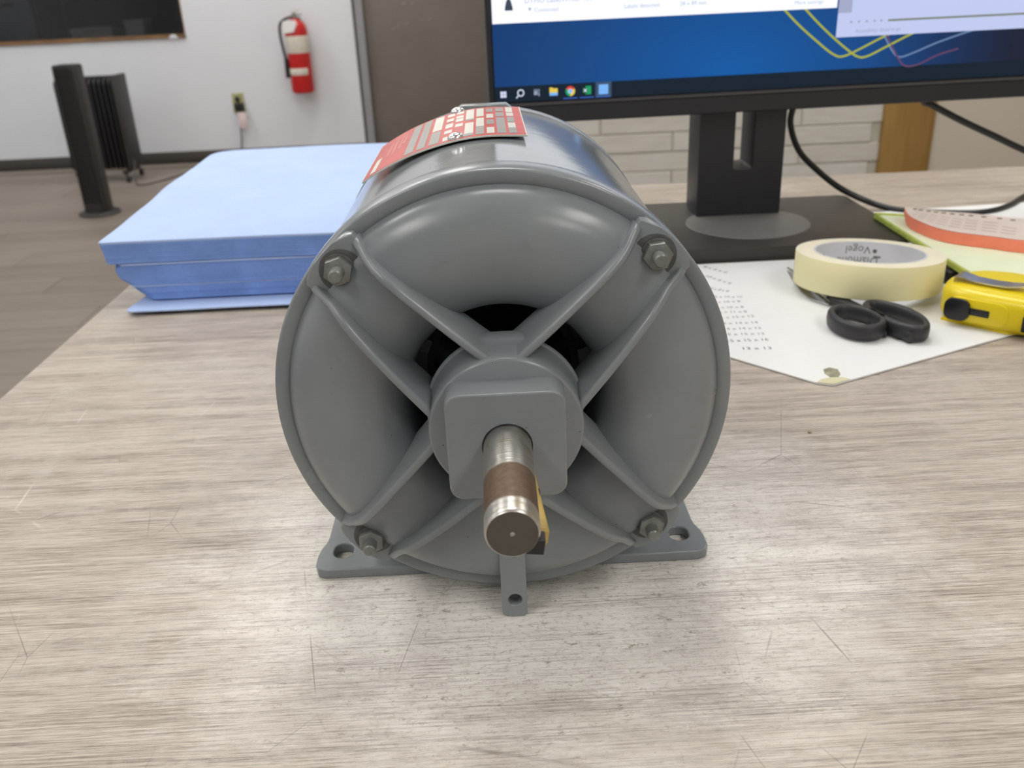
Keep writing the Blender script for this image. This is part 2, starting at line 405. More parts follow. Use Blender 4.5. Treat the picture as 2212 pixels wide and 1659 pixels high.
# ================================================================= SETTING
ST = dict(kind='structure')
XL, XR, YF = -4.6, 2.9, -3.4
fl = box('floor', XL, XR, YF, BACK_Y, FLOOR_Z-.1, FLOOR_Z-.004, M_JOINT, **ST)
pw, pl = .19, 1.22
pm = None; row = 0
yy0 = .2
while yy0 < BACK_Y-.001:
    xs = -4.55+((row*0.47) % pl)-pl
    while xs < .9:
        a, b = max(xs, -4.59), min(xs+pl-.003, 1.6)
        if b-a > .15:
            if abs((b-a)-(pl-.003)) < 1e-6 and yy0+pw < BACK_Y:
                if pm is None:
                    bm = bmesh.new(); add_box(bm, 0, pl-.003, 0, pw-.003, -.006, 0, .0008, 1); pm = bm_mesh(bm, 'plank'); pm.materials.append(M_FLOOR)
                o = bpy.data.objects.new('plank', pm); COL.objects.link(o); o.location = (a, yy0, FLOOR_Z); o.parent = fl
            else:
                o = box('plank', 0, b-a, 0, min(pw-.003, BACK_Y-yy0), -.006, 0, M_FLOOR); o.location = (a, yy0, FLOOR_Z); o.parent = fl
                o.data.transform(Matrix.Identity(4))
                for v in o.data.vertices: pass
        xs += pl
    row += 1; yy0 += pw
# planks not built one by one behind the desk and the camera
box('floor_covering', XL, XR, YF, .197, FLOOR_Z-.006, FLOOR_Z, M_FLOOR, fl)
box('floor_covering', 1.603, XR, .2, BACK_Y, FLOOR_Z-.006, FLOOR_Z, M_FLOOR, fl)
box('ceiling', XL, XR, YF, BACK_Y+.1, CEIL_Z, CEIL_Z+.08, M_CEIL, **ST)
# back wall with an opening for the window and one for the door
WX0, WX1, WZ0, WZ1 = -3.9, -1.748, -.002, .95
DX0, DX1, DZ1 = -.70, .175, 1.35
bm = bmesh.new()
for a in ((XL, WX0, FLOOR_Z, CEIL_Z), (WX0, WX1, FLOOR_Z, WZ0-.018), (WX0, WX1, WZ1, CEIL_Z), (WX1, DX0-.045, FLOOR_Z, CEIL_Z), (DX0-.045, DX1+.045, DZ1+.045, CEIL_Z), (DX1+.045, XR, FLOOR_Z, CEIL_Z)):
    add_box(bm, a[0], a[1], BACK_Y, BACK_Y+.12, a[2], a[3])
link('wall_back', bm_mesh(bm), M_WALL, **ST)
box('wall_left', XL-.1, XL, YF, BACK_Y, FLOOR_Z, CEIL_Z, M_WALL, **ST)
box('wall_front', XL, XR, YF-.1, YF, FLOOR_Z, CEIL_Z, M_WALL, **ST)
box('wall_far_right', XR, XR+.1, YF, BACK_Y, FLOOR_Z, CEIL_Z, M_BEIGE, **ST)
bb = box('baseboard_back', XL, DX0-.045, BACK_Y-.012, BACK_Y, FLOOR_Z, FLOOR_Z+.068, M_BASEB, bev=.003, **ST)
# window_1 : opening onto an unlit room
wn = box('window_1', WX0, WX1, BACK_Y-.012, BACK_Y+.13, WZ0-.018, WZ0, M_SILL, **ST)
box('window_jamb', WX1-.006, WX1, BACK_Y-.004, BACK_Y+.12, WZ0, WZ1, M_SILL, wn)
box('window_jamb', WX0, WX0+.02, BACK_Y-.004, BACK_Y+.12, WZ0, WZ1, M_SILL, wn)
box('window_head', WX0, WX1, BACK_Y-.004, BACK_Y+.12, WZ1, WZ1+.02, M_SILL, wn)
prism('paint_chip', [(-1.845, -.022), (-1.79, -.022), (-1.80, -.006), (-1.815, .001), (-1.832, -.004)], BACK_Y-.0135, BACK_Y-.012, M_WALL, wn, plane='xz', label='white chipped patch on the brown sill')
mg, N, L, B = new_mat('dark_window_glass')
B.inputs['Base Color'].default_value = (.55, .58, .6, 1); B.inputs['Transmission Weight'].default_value = 1; B.inputs['Roughness'].default_value = .02; B.inputs['IOR'].default_value = 1.45
box('glass_pane', WX0+.02, WX1-.006, BACK_Y+.05, BACK_Y+.056, WZ0, WZ1, mg, wn)
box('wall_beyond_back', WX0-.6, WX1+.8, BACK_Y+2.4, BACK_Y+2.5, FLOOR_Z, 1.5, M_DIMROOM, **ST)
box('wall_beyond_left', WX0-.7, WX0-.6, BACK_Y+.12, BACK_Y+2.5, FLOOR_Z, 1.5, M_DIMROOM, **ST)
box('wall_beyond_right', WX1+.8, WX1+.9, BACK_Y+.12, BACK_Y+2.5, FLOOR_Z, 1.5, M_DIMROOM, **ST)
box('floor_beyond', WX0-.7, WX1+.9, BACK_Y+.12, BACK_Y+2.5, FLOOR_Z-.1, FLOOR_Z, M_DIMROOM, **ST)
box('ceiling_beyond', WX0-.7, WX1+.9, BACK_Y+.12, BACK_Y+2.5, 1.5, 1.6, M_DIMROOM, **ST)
o = empty('filing_cabinet', (-3.2, BACK_Y+1.25, FLOOR_Z), 'dim grey-blue filing cabinet behind the dark window glass', 'cabinet')
box('body', -3.42, -3.08, BACK_Y+1.1, BACK_Y+1.6, FLOOR_Z, .62, M_DIMBOX, o, bev=.01)
for k in range(4): d_ = box('drawer', -3.40, -3.10, BACK_Y+1.085, BACK_Y+1.1, FLOOR_Z+.04+k*.33, FLOOR_Z+.35+k*.33, M_DIMBOX, o, bev=.004); box('handle', -3.29, -3.21, BACK_Y+1.07, BACK_Y+1.085, FLOOR_Z+.26+k*.33, FLOOR_Z+.28+k*.33, M_DARK, d_)
o = empty('shelf_rack', (-2.3, BACK_Y+.9, FLOOR_Z), 'dark shelf rack behind the window glass, holding pale boxes', 'shelf')
for z in (-.45, -.1, .27): box('shelf_board', -2.9, -1.75, BACK_Y+.7, BACK_Y+1.1, z-.02, z, M_DARK, o)
for x in (-2.92, -1.75): box('upright', x, x+.03, BACK_Y+.7, BACK_Y+1.1, FLOOR_Z, .6, M_DARK, o)
def carton(x0, x1, y0, y1, z0, z1, mat, label):
    c = empty('storage_box', ((x0+x1)/2, (y0+y1)/2, z0), label, 'box')
    box('carton', x0, x1, y0, y1, z0, z1-.03, mat, c, bev=.004); box('lid', x0-.004, x1+.004, y0-.004, y1+.004, z1-.03, z1, mat, c, bev=.003)
carton(-2.72, -2.45, BACK_Y+.74, BACK_Y+1.0, -.1, .03, M_DIMCREAM, 'pale low box on the shelf behind the window, left one')
carton(-2.36, -2.24, BACK_Y+.74, BACK_Y+.95, -.1, .07, M_DIMCREAM, 'small pale upright box behind the window, middle one')
carton(-1.98, -1.80, BACK_Y+.74, BACK_Y+1.0, -.1, .08, M_DIMBOX, 'grey-blue box behind the window, nearest its right edge')
# door_1 with its frame
dr = box('door_1', DX0, DX1, BACK_Y+.02, BACK_Y+.065, FLOOR_Z+.005, DZ1, M_DOOR, bev=.002, **ST)
bm = bmesh.new()
add_box(bm, DX0-.045, DX0, BACK_Y-.016, BACK_Y+.12, FLOOR_Z, DZ1+.045, .003); add_box(bm, DX1, DX1+.045, BACK_Y-.016, BACK_Y+.12, FLOOR_Z, DZ1+.045, .003); add_box(bm, DX0-.045, DX1+.045, BACK_Y-.016, BACK_Y+.12, DZ1, DZ1+.045, .003)
link('door_frame', bm_mesh(bm), M_FRAME, dr)
box('frame_shadow_line', DX0-.062, DX0-.046, BACK_Y-.006, BACK_Y, FLOOR_Z+.068, DZ1, M_BASEB, dr)  # dark strip standing in for the shadow line beside the frame
lathe('door_knob', [(0, -.06), (.024, -.058), (.028, -.045), (.02, -.03), (.01, -.025), (.01, -.005), (.03, -.004), (.03, 0)], M_NUT, dr, 24, (DX1-.07, BACK_Y+.02, .22))
for x, z, ww, hh, rr in ((-.532, -.026, .026, .010, .1), (-.50, -.008, .03, .007, .9), (-.46, .108, .03, .011, .2), (-.41, .11, .02, .009, .3), (-.455, .0, .04, .006, .4), (-.315, .02, .026, .009, .5), (-.36, .018, .03, .006, -.2)):
    lp = []
    for i in range(10):
        a = 2*PI*i/10; q = 1+.3*math.sin(i*2.7+x*40); px, pz = ww/2*q*math.cos(a), hh/2*q*math.sin(a)
        lp.append((x+px*math.cos(rr)-pz*math.sin(rr), z+px*math.sin(rr)+pz*math.cos(rr)))
    prism('tape_residue', lp, BACK_Y+.0190, BACK_Y+.02, plain('tape_residue_grey', (.27, .24, .22), .6) if 'tape_residue_grey' not in bpy.data.materials else bpy.data.materials['tape_residue_grey'], dr, plane='xz')
# brick pier / right part of the room
BY = 2.70; BX0, BX1 = .19, 1.275
wr = box('wall_right', BX0, XR, BY-.003, BY+.14, FLOOR_Z, CEIL_Z, M_MORTAR, **ST)
box('wall_right_return', BX0-.12, BX0, BY-.002, BACK_Y, FLOOR_Z, CEIL_Z, M_BEIGE, **ST)
CH, BL = .0618, .326
bmB = {}
zc = -.2527-CH*9; row = 0
while zc < .62:
    off = (.2255 if row % 2 else 0)
    # course just below z=-.2527 has joints at .594, the one above at .359
    jx = (.594 if (row-9) % 2 else .359)-BL*8
    while jx < BX1:
        a, b = max(jx+.003, BX0), min(jx+BL-.003, BX1)
        if b-a > .03:
            key = round(b-a, 4)
            if key not in bmB:
                bm = bmesh.new(); add_box(bm, 0, b-a, 0, .026, 0, CH-.0042, .0018, 1); me = bm_mesh(bm, 'brick'); me.materials.append(M_BRICK); bmB[key] = me
            o = bpy.data.objects.new('brick', bmB[key]); COL.objects.link(o); o.parent = wr
            o.location = (a, BY-.008+random.uniform(-.002, .002), zc+.0021)
        jx += BL
    zc += CH; row += 1
box('trim_1', BX1, 1.442, BY-.022, BY+.012, FLOOR_Z, CEIL_Z, M_WOOD, bev=.002, **ST)
box('wall_right_plaster', 1.442, XR, BY-.012, BY+.012, FLOOR_Z, CEIL_Z, M_BEIGE, **ST)

# ---------------------------------------------------------------- ceiling lights
M_DIFF = emit('lit_diffuser', (1.0, .985, .95), LAMP_STRENGTH)
for i, (x, y) in enumerate(LAMPS):
    wh = ['behind the camera to the left', 'behind the camera to the right', 'left of the desk', 'right above the monitor', 'over the floor between desk and far wall', 'by the left wall', 'in the far left corner', 'farthest behind the camera', 'behind the camera by the left wall', 'added to brighten the back wall, nearest the dark window', 'added to brighten the back wall, nearest the taupe door', 'added to brighten the brick wall'][i]
    lp = empty('ceiling_light', (x, y, CEIL_Z), 'flush fluorescent ceiling panel '+wh, 'light', 'ceiling light panels')
    bm = bmesh.new()
    for a in ((x-.30, x+.30, y-.61, y-.58), (x-.30, x+.30, y+.58, y+.61), (x-.30, x-.27, y-.58, y+.58), (x+.27, x+.30, y-.58, y+.58)): add_box(bm, *a, CEIL_Z-.02, CEIL_Z)
    link('frame', bm_mesh(bm), M_CEIL, lp)
    box('diffuser', x-.27, x+.27, y-.58, y+.58, CEIL_Z-.012, CEIL_Z-.004, M_DIFF, lp)

# ================================================================= DESK
DKX0, DKX1, DKY0, DKY1 = -.3165, 1.30, -.52, .762
dk = empty('desk', (.5, .12, FLOOR_Z), 'grey wood-grain laminate desk with a worn pale patch under the motor', 'desk')
box('desktop', DKX0, DKX1, DKY0, DKY1, -.028, 0, M_DESK, dk, bev=.0012, loc=(0, 0, 0))
box('side_panel', DKX0+.03, DKX0+.055, DKY0+.05, DKY1-.05, FLOOR_Z, -.028, M_DESK, dk)
box('side_panel', DKX1-.055, DKX1-.03, DKY0+.05, DKY1-.05, FLOOR_Z, -.028, M_DESK, dk)
box('modesty_panel', DKX0+.055, DKX1-.055, DKY1-.08, DKY1-.06, FLOOR_Z+.2, -.028, M_DESK, dk)

# ================================================================= MOTOR
HC = .0889
C0 = (0, 0, HC)
mo = empty('electric_motor', (0, .09, 0), 'grey enamelled electric motor with its bare shaft pointing at the viewer', 'motor')
# donut-shaped end bell, open in the middle
prof = [(.0800, .016), (.0825, .0155), (.0829, .014), (.0829, .0015), (.0825, .0004), (.0818, 0), (.0782, .0004), (.0776, .0008), (.0769, -.0010), (.0758, -.0032), (.0740, -.0054), (.0715, -.0074), (.0680, -.0092), (.0630, -.0106), (.0580, -.0111),
        (.0530, -.0107), (.0480, -.0097), (.0435, -.0080), (.0398, -.0054), (.0370, -.0020), (.0353, .0025), (.0346, .0070), (.0345, .0120), (.0347, .0160), (.0440, .0165), (.0500, .0165)]
bell = lathe('end_bell', prof, M_PAINT, mo, 144, C0, smooth=50)
# interior seen through the openings
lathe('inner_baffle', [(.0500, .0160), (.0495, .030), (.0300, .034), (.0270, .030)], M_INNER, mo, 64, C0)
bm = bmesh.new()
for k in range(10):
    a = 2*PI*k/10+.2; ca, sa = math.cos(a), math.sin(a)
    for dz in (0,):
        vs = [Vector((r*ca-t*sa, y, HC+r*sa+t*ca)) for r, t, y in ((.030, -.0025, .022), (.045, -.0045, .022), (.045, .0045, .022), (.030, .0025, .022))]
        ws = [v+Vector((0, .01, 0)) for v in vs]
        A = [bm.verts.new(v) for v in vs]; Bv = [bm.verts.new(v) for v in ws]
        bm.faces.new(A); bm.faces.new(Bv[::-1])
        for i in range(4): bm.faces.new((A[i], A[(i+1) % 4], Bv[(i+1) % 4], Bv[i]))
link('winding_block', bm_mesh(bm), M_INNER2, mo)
# hub
hub = lathe('hub', [(0, -.0262), (.0254, -.0262), (.0260, -.0259), (.0264, -.0252), (.0266, -.018), (.0271, -.0095), (.0278, -.0090), (.0280, -.0080), (.0272, -.0076), (.0190, -.0070), (.0185, .020)], M_PAINT, mo, 96, C0, smooth=35)
# flat-topped cast boss on the hub between the two upper ribs
bm = bmesh.new()
prism_bm(bm, [(-.0092, .020), (.0092, .020), (.0085, .0284), (.0052, .0290), (-.0052, .0290), (-.0085, .0284)], -.0150, -.0072, 'xz', .0006)
for v in bm.verts: v.co.z += HC
link('hub_pad', bm_mesh(bm), M_PAINT, hub, smooth=40)
# square bearing boss with slight draft
me = holed_plate([rrect(-.0196, .0196, -.0192, .0192, .0048, 8)], .0124, .0007)
for v in me.vertices:
    s = 1+.018*(-.5+v.co.z/.0124); v.co.x *= (2-s); v.co.y *= (2-s)
me.transform(Matrix.Translation((-.0002, -.0376+.0062, HC-.0002)) @ Matrix.Rotation(PI/2, 4, 'X') )
link('bearing_boss', me, M_PAINT, mo, smooth=40)
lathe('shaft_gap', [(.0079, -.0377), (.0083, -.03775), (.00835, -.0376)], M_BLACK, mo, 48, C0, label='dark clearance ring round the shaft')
sh = lathe('shaft', [(.0079, .0), (.0079, -.0874), (.0077, -.0882), (.0072, -.0887), (.0007, -.0887), (.0005, -.0882), (0, -.0880)], M_SHAFT, mo, 96, C0, smooth=40, loc=(0, 0, HC), label='steel shaft with a brown rusty band')
# key in its keyway, lower right
KX, KZ = .0062, -.0050
def keybox(name, r0, r1, hw, y0, y1, mat, parent, bev=.0002, ya=None):
    bm = bmesh.new(); add_box(bm, r0, r1, y0, y1, -hw, hw, bev, 1)
    if ya:
        for v in bm.verts:
            if v.co.y > y1-.001 and v.co.x > r0+.001: v.co.x -= ya
    me = bm_mesh(bm); me.transform(Matrix.Translation((KX, 0, HC+KZ)) @ Matrix.Rotation(math.radians(8), 4, 'Y'))
    return link(name, me, mat, parent, smooth=40)
keybox('shaft_key', -.0026, .0026, .0024, -.0884, -.0600, M_KEY, sh)
keybox('key_residue', -.0010, .0040, .0031, -.0838, -.0500, M_OCHRE, sh, .0010, .0022)
# four double-rib arms, pads, through-bolts
def rot_arm(me, ang):
    """arm built along +x (radial), y axis = motor axis, z = across; rotate to its angle"""
    me.transform(Matrix.Translation(C0) @ Matrix.Rotation(-ang, 4, 'Y'))
def rib_mesh(side):
    bm = bmesh.new()
    S = [(.0212, -.0240, .0136), (.025, -.0238, .0133), (.032, -.0232, .0128), (.040, -.0223, .0122), (.048, -.0211, .0116), (.054, -.0200, .0110), (.0590, -.0188, .0106), (.0630, -.0174, .0102), (.0665, -.0154, .0099), (.0695, -.0130, .0098), (.0722, -.0108, .0101), (.0745, -.0088, .0106), (.0762, -.0074, .0108), (.0778, -.0056, .0108)]
    P = [Vector(s) for s in S]; fine = catmull(P, 3); rings = []
    for i, p in enumerate(fine):
        f = i/(len(fine)-1); hw = .00150-.0001*f; base = .0055 if p.x < .05 else -.0095+(.0745-p.x)*-.0
        yb = .0005 if p.x < .042 else (-.002 if p.x < .066 else .001)
        c = p.z*side
        sec = [(-hw*1.25, yb), (-hw*1.05, p.y+.0012), (-hw*.85, p.y+.0004), (-hw*.45, p.y), (hw*.45, p.y), (hw*.85, p.y+.0004), (hw*1.05, p.y+.0012), (hw*1.25, yb)]
        rings.append([bm.verts.new((p.x, y, c+z)) for z, y in sec])
    for A, Bq in zip(rings, rings[1:]):
        for k in range(8): bm.faces.new((A[k], A[(k+1) % 8], Bq[(k+1) % 8], Bq[k]))
    bm.faces.new(rings[0]); bm.faces.new(rings[-1][::-1])
    return bm_mesh(bm)
def pad_mesh():
    bm = bmesh.new()
    out = [(.0640, -.0100), (.0700, -.0118), (.0795, -.0120), (.0812, -.0100), (.0823, -.005), (.0826, 0), (.0823, .005), (.0812, .0100), (.0795, .0120), (.0700, .0118), (.0640, .0100)]
    prism_bm(bm, out, -.0056, .004, 'xz', .0007)
    return bm_mesh(bm)
def fill_mesh():
    bm = bmesh.new(); prism_bm(bm, circ(.0735, 0, .0080, 28), -.0056, -.0049, 'xz', .0002); return bm_mesh(bm)
for k, ang in enumerate((135, 45, 225, 315)):
    a = math.radians(ang)
    for side in (1, -1):
        me = rib_mesh(side); rot_arm(me, a); link('rib', me, M_PAINT, bell, smooth=60)
    me = pad_mesh(); rot_arm(me, a); link('bolt_pad', me, M_PAINT, bell, smooth=40)
    bx, bz = .0752*math.cos(a), HC+.0752*math.sin(a)
    st = lathe('through_bolt', [(0, -.0152), (.0019, -.0152), (.0024, -.0147), (.0024, -.0100), (.0024, .0)], M_NUT, mo, 20, (bx, 0, bz))
    lathe('washer', [(.0024, -.0066), (.0052, -.0066), (.0055, -.0064), (.0055, -.0052), (.0024, -.0052)], M_WASH, st, 32, (bx, 0, bz))
    lathe('spot_face', [(.0020, -.00575), (.0074, -.0058), (.0077, -.0054), (.0077, -.0040)], M_SHADED_GRIME, bell, 36, (bx-.0009*math.cos(a), 0, bz-.0009*math.sin(a)), label='grimy, shadow-darkened round seat under the nut')
    bm = bmesh.new(); ph = [.3, .1, .5, .35][k]
    prism_bm(bm, [(bx+.0051*math.cos(ph+i*PI/3), bz+.0051*math.sin(ph+i*PI/3)) for i in range(6)], -.0098, -.0058, 'xz', .0005)
    link('hex_nut', bm_mesh(bm), M_NUT, st, smooth=30)
# ground / mounting tab under the bell
me = holed_plate([[(-.0051, .0295), (-.0050, .0020), (-.0040, .0006), (-.0020, .0004), (-.0014, -.0), (.0036, .0), (.0047, .0012), (.0048, .0295)], circ(.0002, .0080, .0027, 20)], .0050, .0004)
me.transform(Matrix.Translation((0, -.0100, 0)) @ Matrix.Rotation(PI/2, 4, 'X'))
link('drilled_tab', me, M_PAINT, bell, smooth=40)
lathe('tab_hole_bottom', [(0, -.0092), (.0021, -.0092), (.0021, -.0085)], M_INNER, bell, 20, (.0002, 0, .0080))
# shell and rear bell
lathe('shell', [(.0790, .0150), (.0803, .0155), (.0806, .0165), (.0806, .0172), (.0802, .0178), (.0803, .030), (.0803, .1640), (.0802, .1650)], M_SHELL, mo, 144, C0, smooth=35)
lathe('rear_bell', [(.0800, .1650), (.0806, .1653), (.0808, .1660), (.0808, .1760), (.0800, .1775), (.076, .183), (.06, .190), (.03, .193), (0, .193)], M_PAINT, mo, 96, C0, smooth=35)
bm = bmesh.new(); prism_bm(bm, [(-.020, .070), (.011, .070), (.0110, .0800), (.0085, .0819), (-.014, .0819), (-.020, .0782)], .1700, .1800, 'xz', .0008)
for v in bm.verts: v.co.z += HC
link('rear_bell_lug', bm_mesh(bm), M_PAINT, mo, smooth=35)
# mounting base
def base_outline(s):
    e = [(.040, .0185), (.0790, .0185), (.0822, .0200), (.0836, .0235), (.0836, .0300), (.0828, .0350), (.0812, .0400), (.0808, .0440), (.0808, .1340), (.0806, .1390), (.0826, .1450), (.0836, .1520), (.0836, .1590), (.0822, .1625), (.0790, .1640), (.040, .1640)]
    return [(s*x, y) for x, y in (e if s > 0 else e)]
pts = base_outline(1)+base_outline(-1)[::-1]
slots = []
for s in (1, -1):
    for yc in (.0325, .150):
        slots.append(rrect(s*.0728-.0040, s*.0728+.0040, yc-.0052, yc+.0052, .0039, 6))
me = holed_plate([pts]+slots, .0046, .0008)
me.transform(Matrix.Translation((0, 0, .0023)))
mb = link('mounting_base', me, M_PAINT, mo, smooth=40)
for y0, y1 in ((.030, .038), (.142, .150)):
    for s in (1, -1):
        bm = bmesh.new()
        prism_bm(bm, [(s*.058, .0045), (s*.060, .012), (s*.062, .034), (s*.057, .034), (s*.045, .024), (s*.030, .0160), (s*.030, .0045)], y0, y1, 'xz', .0004)
        link('saddle_web', bm_mesh(bm), M_PAINT, mb)
# nameplate: thin plate bent over the shell, lifting at its left end
def plate_pt(th, y, off=0):
    """th degrees from top, + to the right; lifted more towards the left end"""
    lift = .0010+.0030*max(0, (-14-th)/26)**1.5+.0007*max(0, (th-2)/8)**2
    r = .0803+lift+off; a = math.radians(th)
    return Vector((r*math.sin(a), y, HC+r*math.cos(a)))
def yfar(th): return .158+.004*math.cos(math.radians(th*2))
def ynear(th): return .0745
def plate_patch(name, t0, t1, f0, f1, off, thick, mat, parent, n=8, **k):
    """f0..f1 across the plate: 0 = near edge, 1 = far edge"""
    bm = bmesh.new(); G = []
    n = max(n, int((t1-t0)/1.5))
    for i in range(n+1):
        th = t0+(t1-t0)*i/n; y0, y1 = ynear(th)+(yfar(th)-ynear(th))*f0, ynear(th)+(yfar(th)-ynear(th))*f1
        G.append([bm.verts.new(plate_pt(th, y, o)) for y, o in ((y0, off), (y1, off), (y1, off+thick), (y0, off+thick))])
    for A, Bq in zip(G, G[1:]):
        for j in range(4): bm.faces.new((A[j], A[(j+1) % 4], Bq[(j+1) % 4], Bq[j]))
    bm.faces.new(G[0]); bm.faces.new(G[-1][::-1])
    return link(name, bm_mesh(bm), mat, parent, smooth=30, **k)
np_ = plate_patch('nameplate', -39.5, 10.2, 0, 1, 0, .0006, M_SILVER, mo, 40, label='red and silver metal nameplate curled up at its left end')
plate_patch('red_field', -39.1, 9.8, .012, .988, .0006, .00012, M_RED, np_, 40)
CELLS = [  # theta0, theta1, [(f0, f1, mat)]
 (5.2, 7.4, [(.05, .22, 'g'), (.22, .38, 's'), (.40, .58, 'g'), (.62, .74, 's'), (.76, .96, 's')]),
 (1.8, 4.4, [(.05, .56, 'g'), (.60, .76, 'g'), (.80, .94, 'g')]),
 (-1.2, 1.0, [(.06, .24, 's'), (.34, .50, 'g'), (.56, .70, 's'), (.78, .92, 'g')]),
 (-4.4, -2.0, [(.05, .30, 'g'), (.30, .58, 's'), (.64, .95, 's')]),
 (-7.8, -5.2, [(.05, .12, 'g'), (.12, .46, 's'), (.54, .60, 'g'), (.60, .95, 's')]),
 (-11.0, -8.6, [(.40, .50, 's'), (.58, .68, 's'), (.70, .78, 's'), (.86, .95, 's')]),
 (-14.2, -11.8, [(.05, .16, 's'), (.26, .36, 's'), (.44, .58, 's'), (.66, .76, 's'), (.84, .94, 's')]),
 (-18.4, -15.4, [(.05, .42, 'g'), (.46, .95, 's')]),
 (-22.2, -19.6, [(.05, .95, 'g')]),
 (-26.0, -23.2, [(.05, .95, 'g')])]
for t0, t1, L_ in CELLS:
    for f0, f1, c in L_:
        plate_patch('nameplate_cell', t0, t1, f0, f1, .00072, .00010, M_SILVER if c == 's' else M_GREYC, np_, 2)
plate_patch('nameplate_cell', -37.0, -35.2, .05, .42, .00072, .0001, M_SILVER, np_, 2)
for t0, f0, f1 in ((-33.5, .35, .75), (-31.6, .3, .8), (-29.8, .4, .85), (-28.6, .5, .8)):
    plate_patch('faded_mark', t0, t0+.8, f0, f1, .00072, .00006, M_STAMP if False else plain('faded_pink_mark', (.55, .19, .15), .5) if 'faded_pink_mark' not in bpy.data.materials else bpy.data.materials['faded_pink_mark'], np_, 2)
for th, y in ((-10.2, .0795), (-11.0, .1600)):
    bm = bmesh.new(); lathe_bm(bm, [(.0034, 0), (.0034, .0008), (.0026, .0018), (.0012, .0023), (0, .0024)], 20, (0, 0, 0), 'z')
    me = bm_mesh(bm); me.transform(Matrix.Translation(plate_pt(th, y, .0006)) @ Matrix.Rotation(math.radians(th), 4, 'Y'))
    link('rivet', me, M_CHROME, np_, smooth=40)

# ================================================================= MONITOR
mn = empty('computer_monitor', (.233, .53, 0), 'black widescreen computer monitor on a slotted column stand, switched on', 'monitor')
prism('stand_base', rrect(.105, .357, .438, .612, .006), 0, .012, M_BASE, mn, bev=.001)
lathe('swivel_disc', [(0, .0126), (.0555, .0126), (.0560, .0122), (.0560, .012)], M_PUCK, mn, 64, (.2335, .5190, 0), 'z')
me = holed_plate([rrect(.1905, .2700, .0126, .20, .0012, 3), rrect(.2235, .2415, .0560, .150, .0015, 3)], .046, .0006)
me.transform(Matrix.Translation((.0018, .571, 0)) @ Matrix.Rotation(PI/2, 4, 'X'))
link('column', me, M_MON, mn, smooth=30)
MYAW = math.radians(3); MO = Vector((0, .521, 0))
MT = Matrix.Translation(MO) @ Matrix.Rotation(MYAW, 4, 'Z')
def mon(me): me.transform(MT); return me
def mbox(name, s0, s1, d0, d1, z0, z1, mat, parent, bev=0, **k):
    bm = bmesh.new(); add_box(bm, s0, s1, d0, d1, z0, z1, bev, 2); return link(name, mon(bm_mesh(bm)), mat, parent, smooth=(40 if bev else False), **k)
W0, W1, Z0, Z1 = .001, .612, .1095, .485
AX0, AX1, AZ0, AZ1 = .0065, .6055, .1285, .4655
case = mbox('casing', W0, W1, .0025, .022, Z0, Z1, M_MON, mn, .0025)
bm = bmesh.new()
add_box(bm, W0, W1, 0, .004, Z0, .1245, .0008, 1); add_box(bm, W0, W1, 0, .004, AZ1, Z1, .0008, 1)
add_box(bm, W0, AX0-.001, 0, .004, .1245, AZ1, .0008, 1); add_box(bm, AX1+.001, W1, 0, .004, .1245, AZ1, .0008, 1)
link('bezel', mon(bm_mesh(bm)), M_MON, mn)
mbox('bezel_strip', W0+.002, W1-.002, -.0003, .003, .1247, .1272, M_BEZ, mn)
# wallpaper: blue with a soft glow
ms = bpy.data.materials.new('screen_wallpaper'); ms.use_nodes = True; N = ms.node_tree.nodes; L = ms.node_tree.links; N.clear()
oo = nd(N, 'ShaderNodeOutputMaterial'); em = nd(N, 'ShaderNodeEmission'); tc = nd(N, 'ShaderNodeTexCoord'); sx = nd(N, 'ShaderNodeSeparateXYZ'); L.new(tc.outputs['Object'], sx.inputs[0])
ddx = mth(N, L, 'MULTIPLY', mth(N, L, 'SUBTRACT', sx.outputs[0], .215), 5.2); ddz = mth(N, L, 'MULTIPLY', mth(N, L, 'SUBTRACT', sx.outputs[2], .145), 9.0)
dist = mth(N, L, 'SQRT', mth(N, L, 'ADD', mth(N, L, 'MULTIPLY', ddx, ddx), mth(N, L, 'MULTIPLY', ddz, ddz)))
rp = nd(N, 'ShaderNodeValToRGB'); L.new(mth(N, L, 'MULTIPLY', dist, .6), rp.inputs[0]); E_ = rp.color_ramp.elements
E_[0].position = 0; E_[0].color = (.013, .115, .40, 1); E_[1].position = 1; E_[1].color = (.012, .035, .115, 1)
e = E_.new(.45); e.color = (.016, .072, .24, 1)
rightdark = ramp(N, L, sx.outputs[0], .34, .47)
L.new(mix(N, L, rightdark, rp.outputs[0], (.020, .024, .045)), em.inputs[0]); L.new(em.outputs[0], oo.inputs[0])
bm = bmesh.new(); add_box(bm, AX0, AX1, .0018, .0026, AZ0, AZ1); me = mon(bm_mesh(bm)); me.transform(Matrix.Translation((0, 0, 0)))
scr = link('screen', me, ms, mn, loc=tuple(MO), label='lit display showing blue wallpaper, two windows and a taskbar')
E_WHITE = emit('screen_white', (.93, .95, 1.0), 1.15); E_LAV = emit('screen_pale_lavender', (.58, .64, .93), 1.0); E_BAR = emit('screen_taskbar', (.014, .024, .038)); E_GTXT = emit('screen_grey_text', (.42, .50, .66)); E_GT2 = emit('screen_text_dark', (.20, .25, .34))
E_YEL = emit('screen_yellow_line', (.42, .46, .06)); E_YEL2 = emit('screen_soft_gold_line', (.30, .32, .10)); E_WLN = emit('screen_pale_line', (.16, .26, .45)); E_RLN = emit('screen_rose_line', (.15, .07, .14)); E_BLUEI = emit('screen_blue_icon', (.22, .50, 1.0)); E_WI = emit('screen_icon_white', (.75, .78, 1.0)); E_GI = emit('screen_icon_grey', (.30, .36, .48))
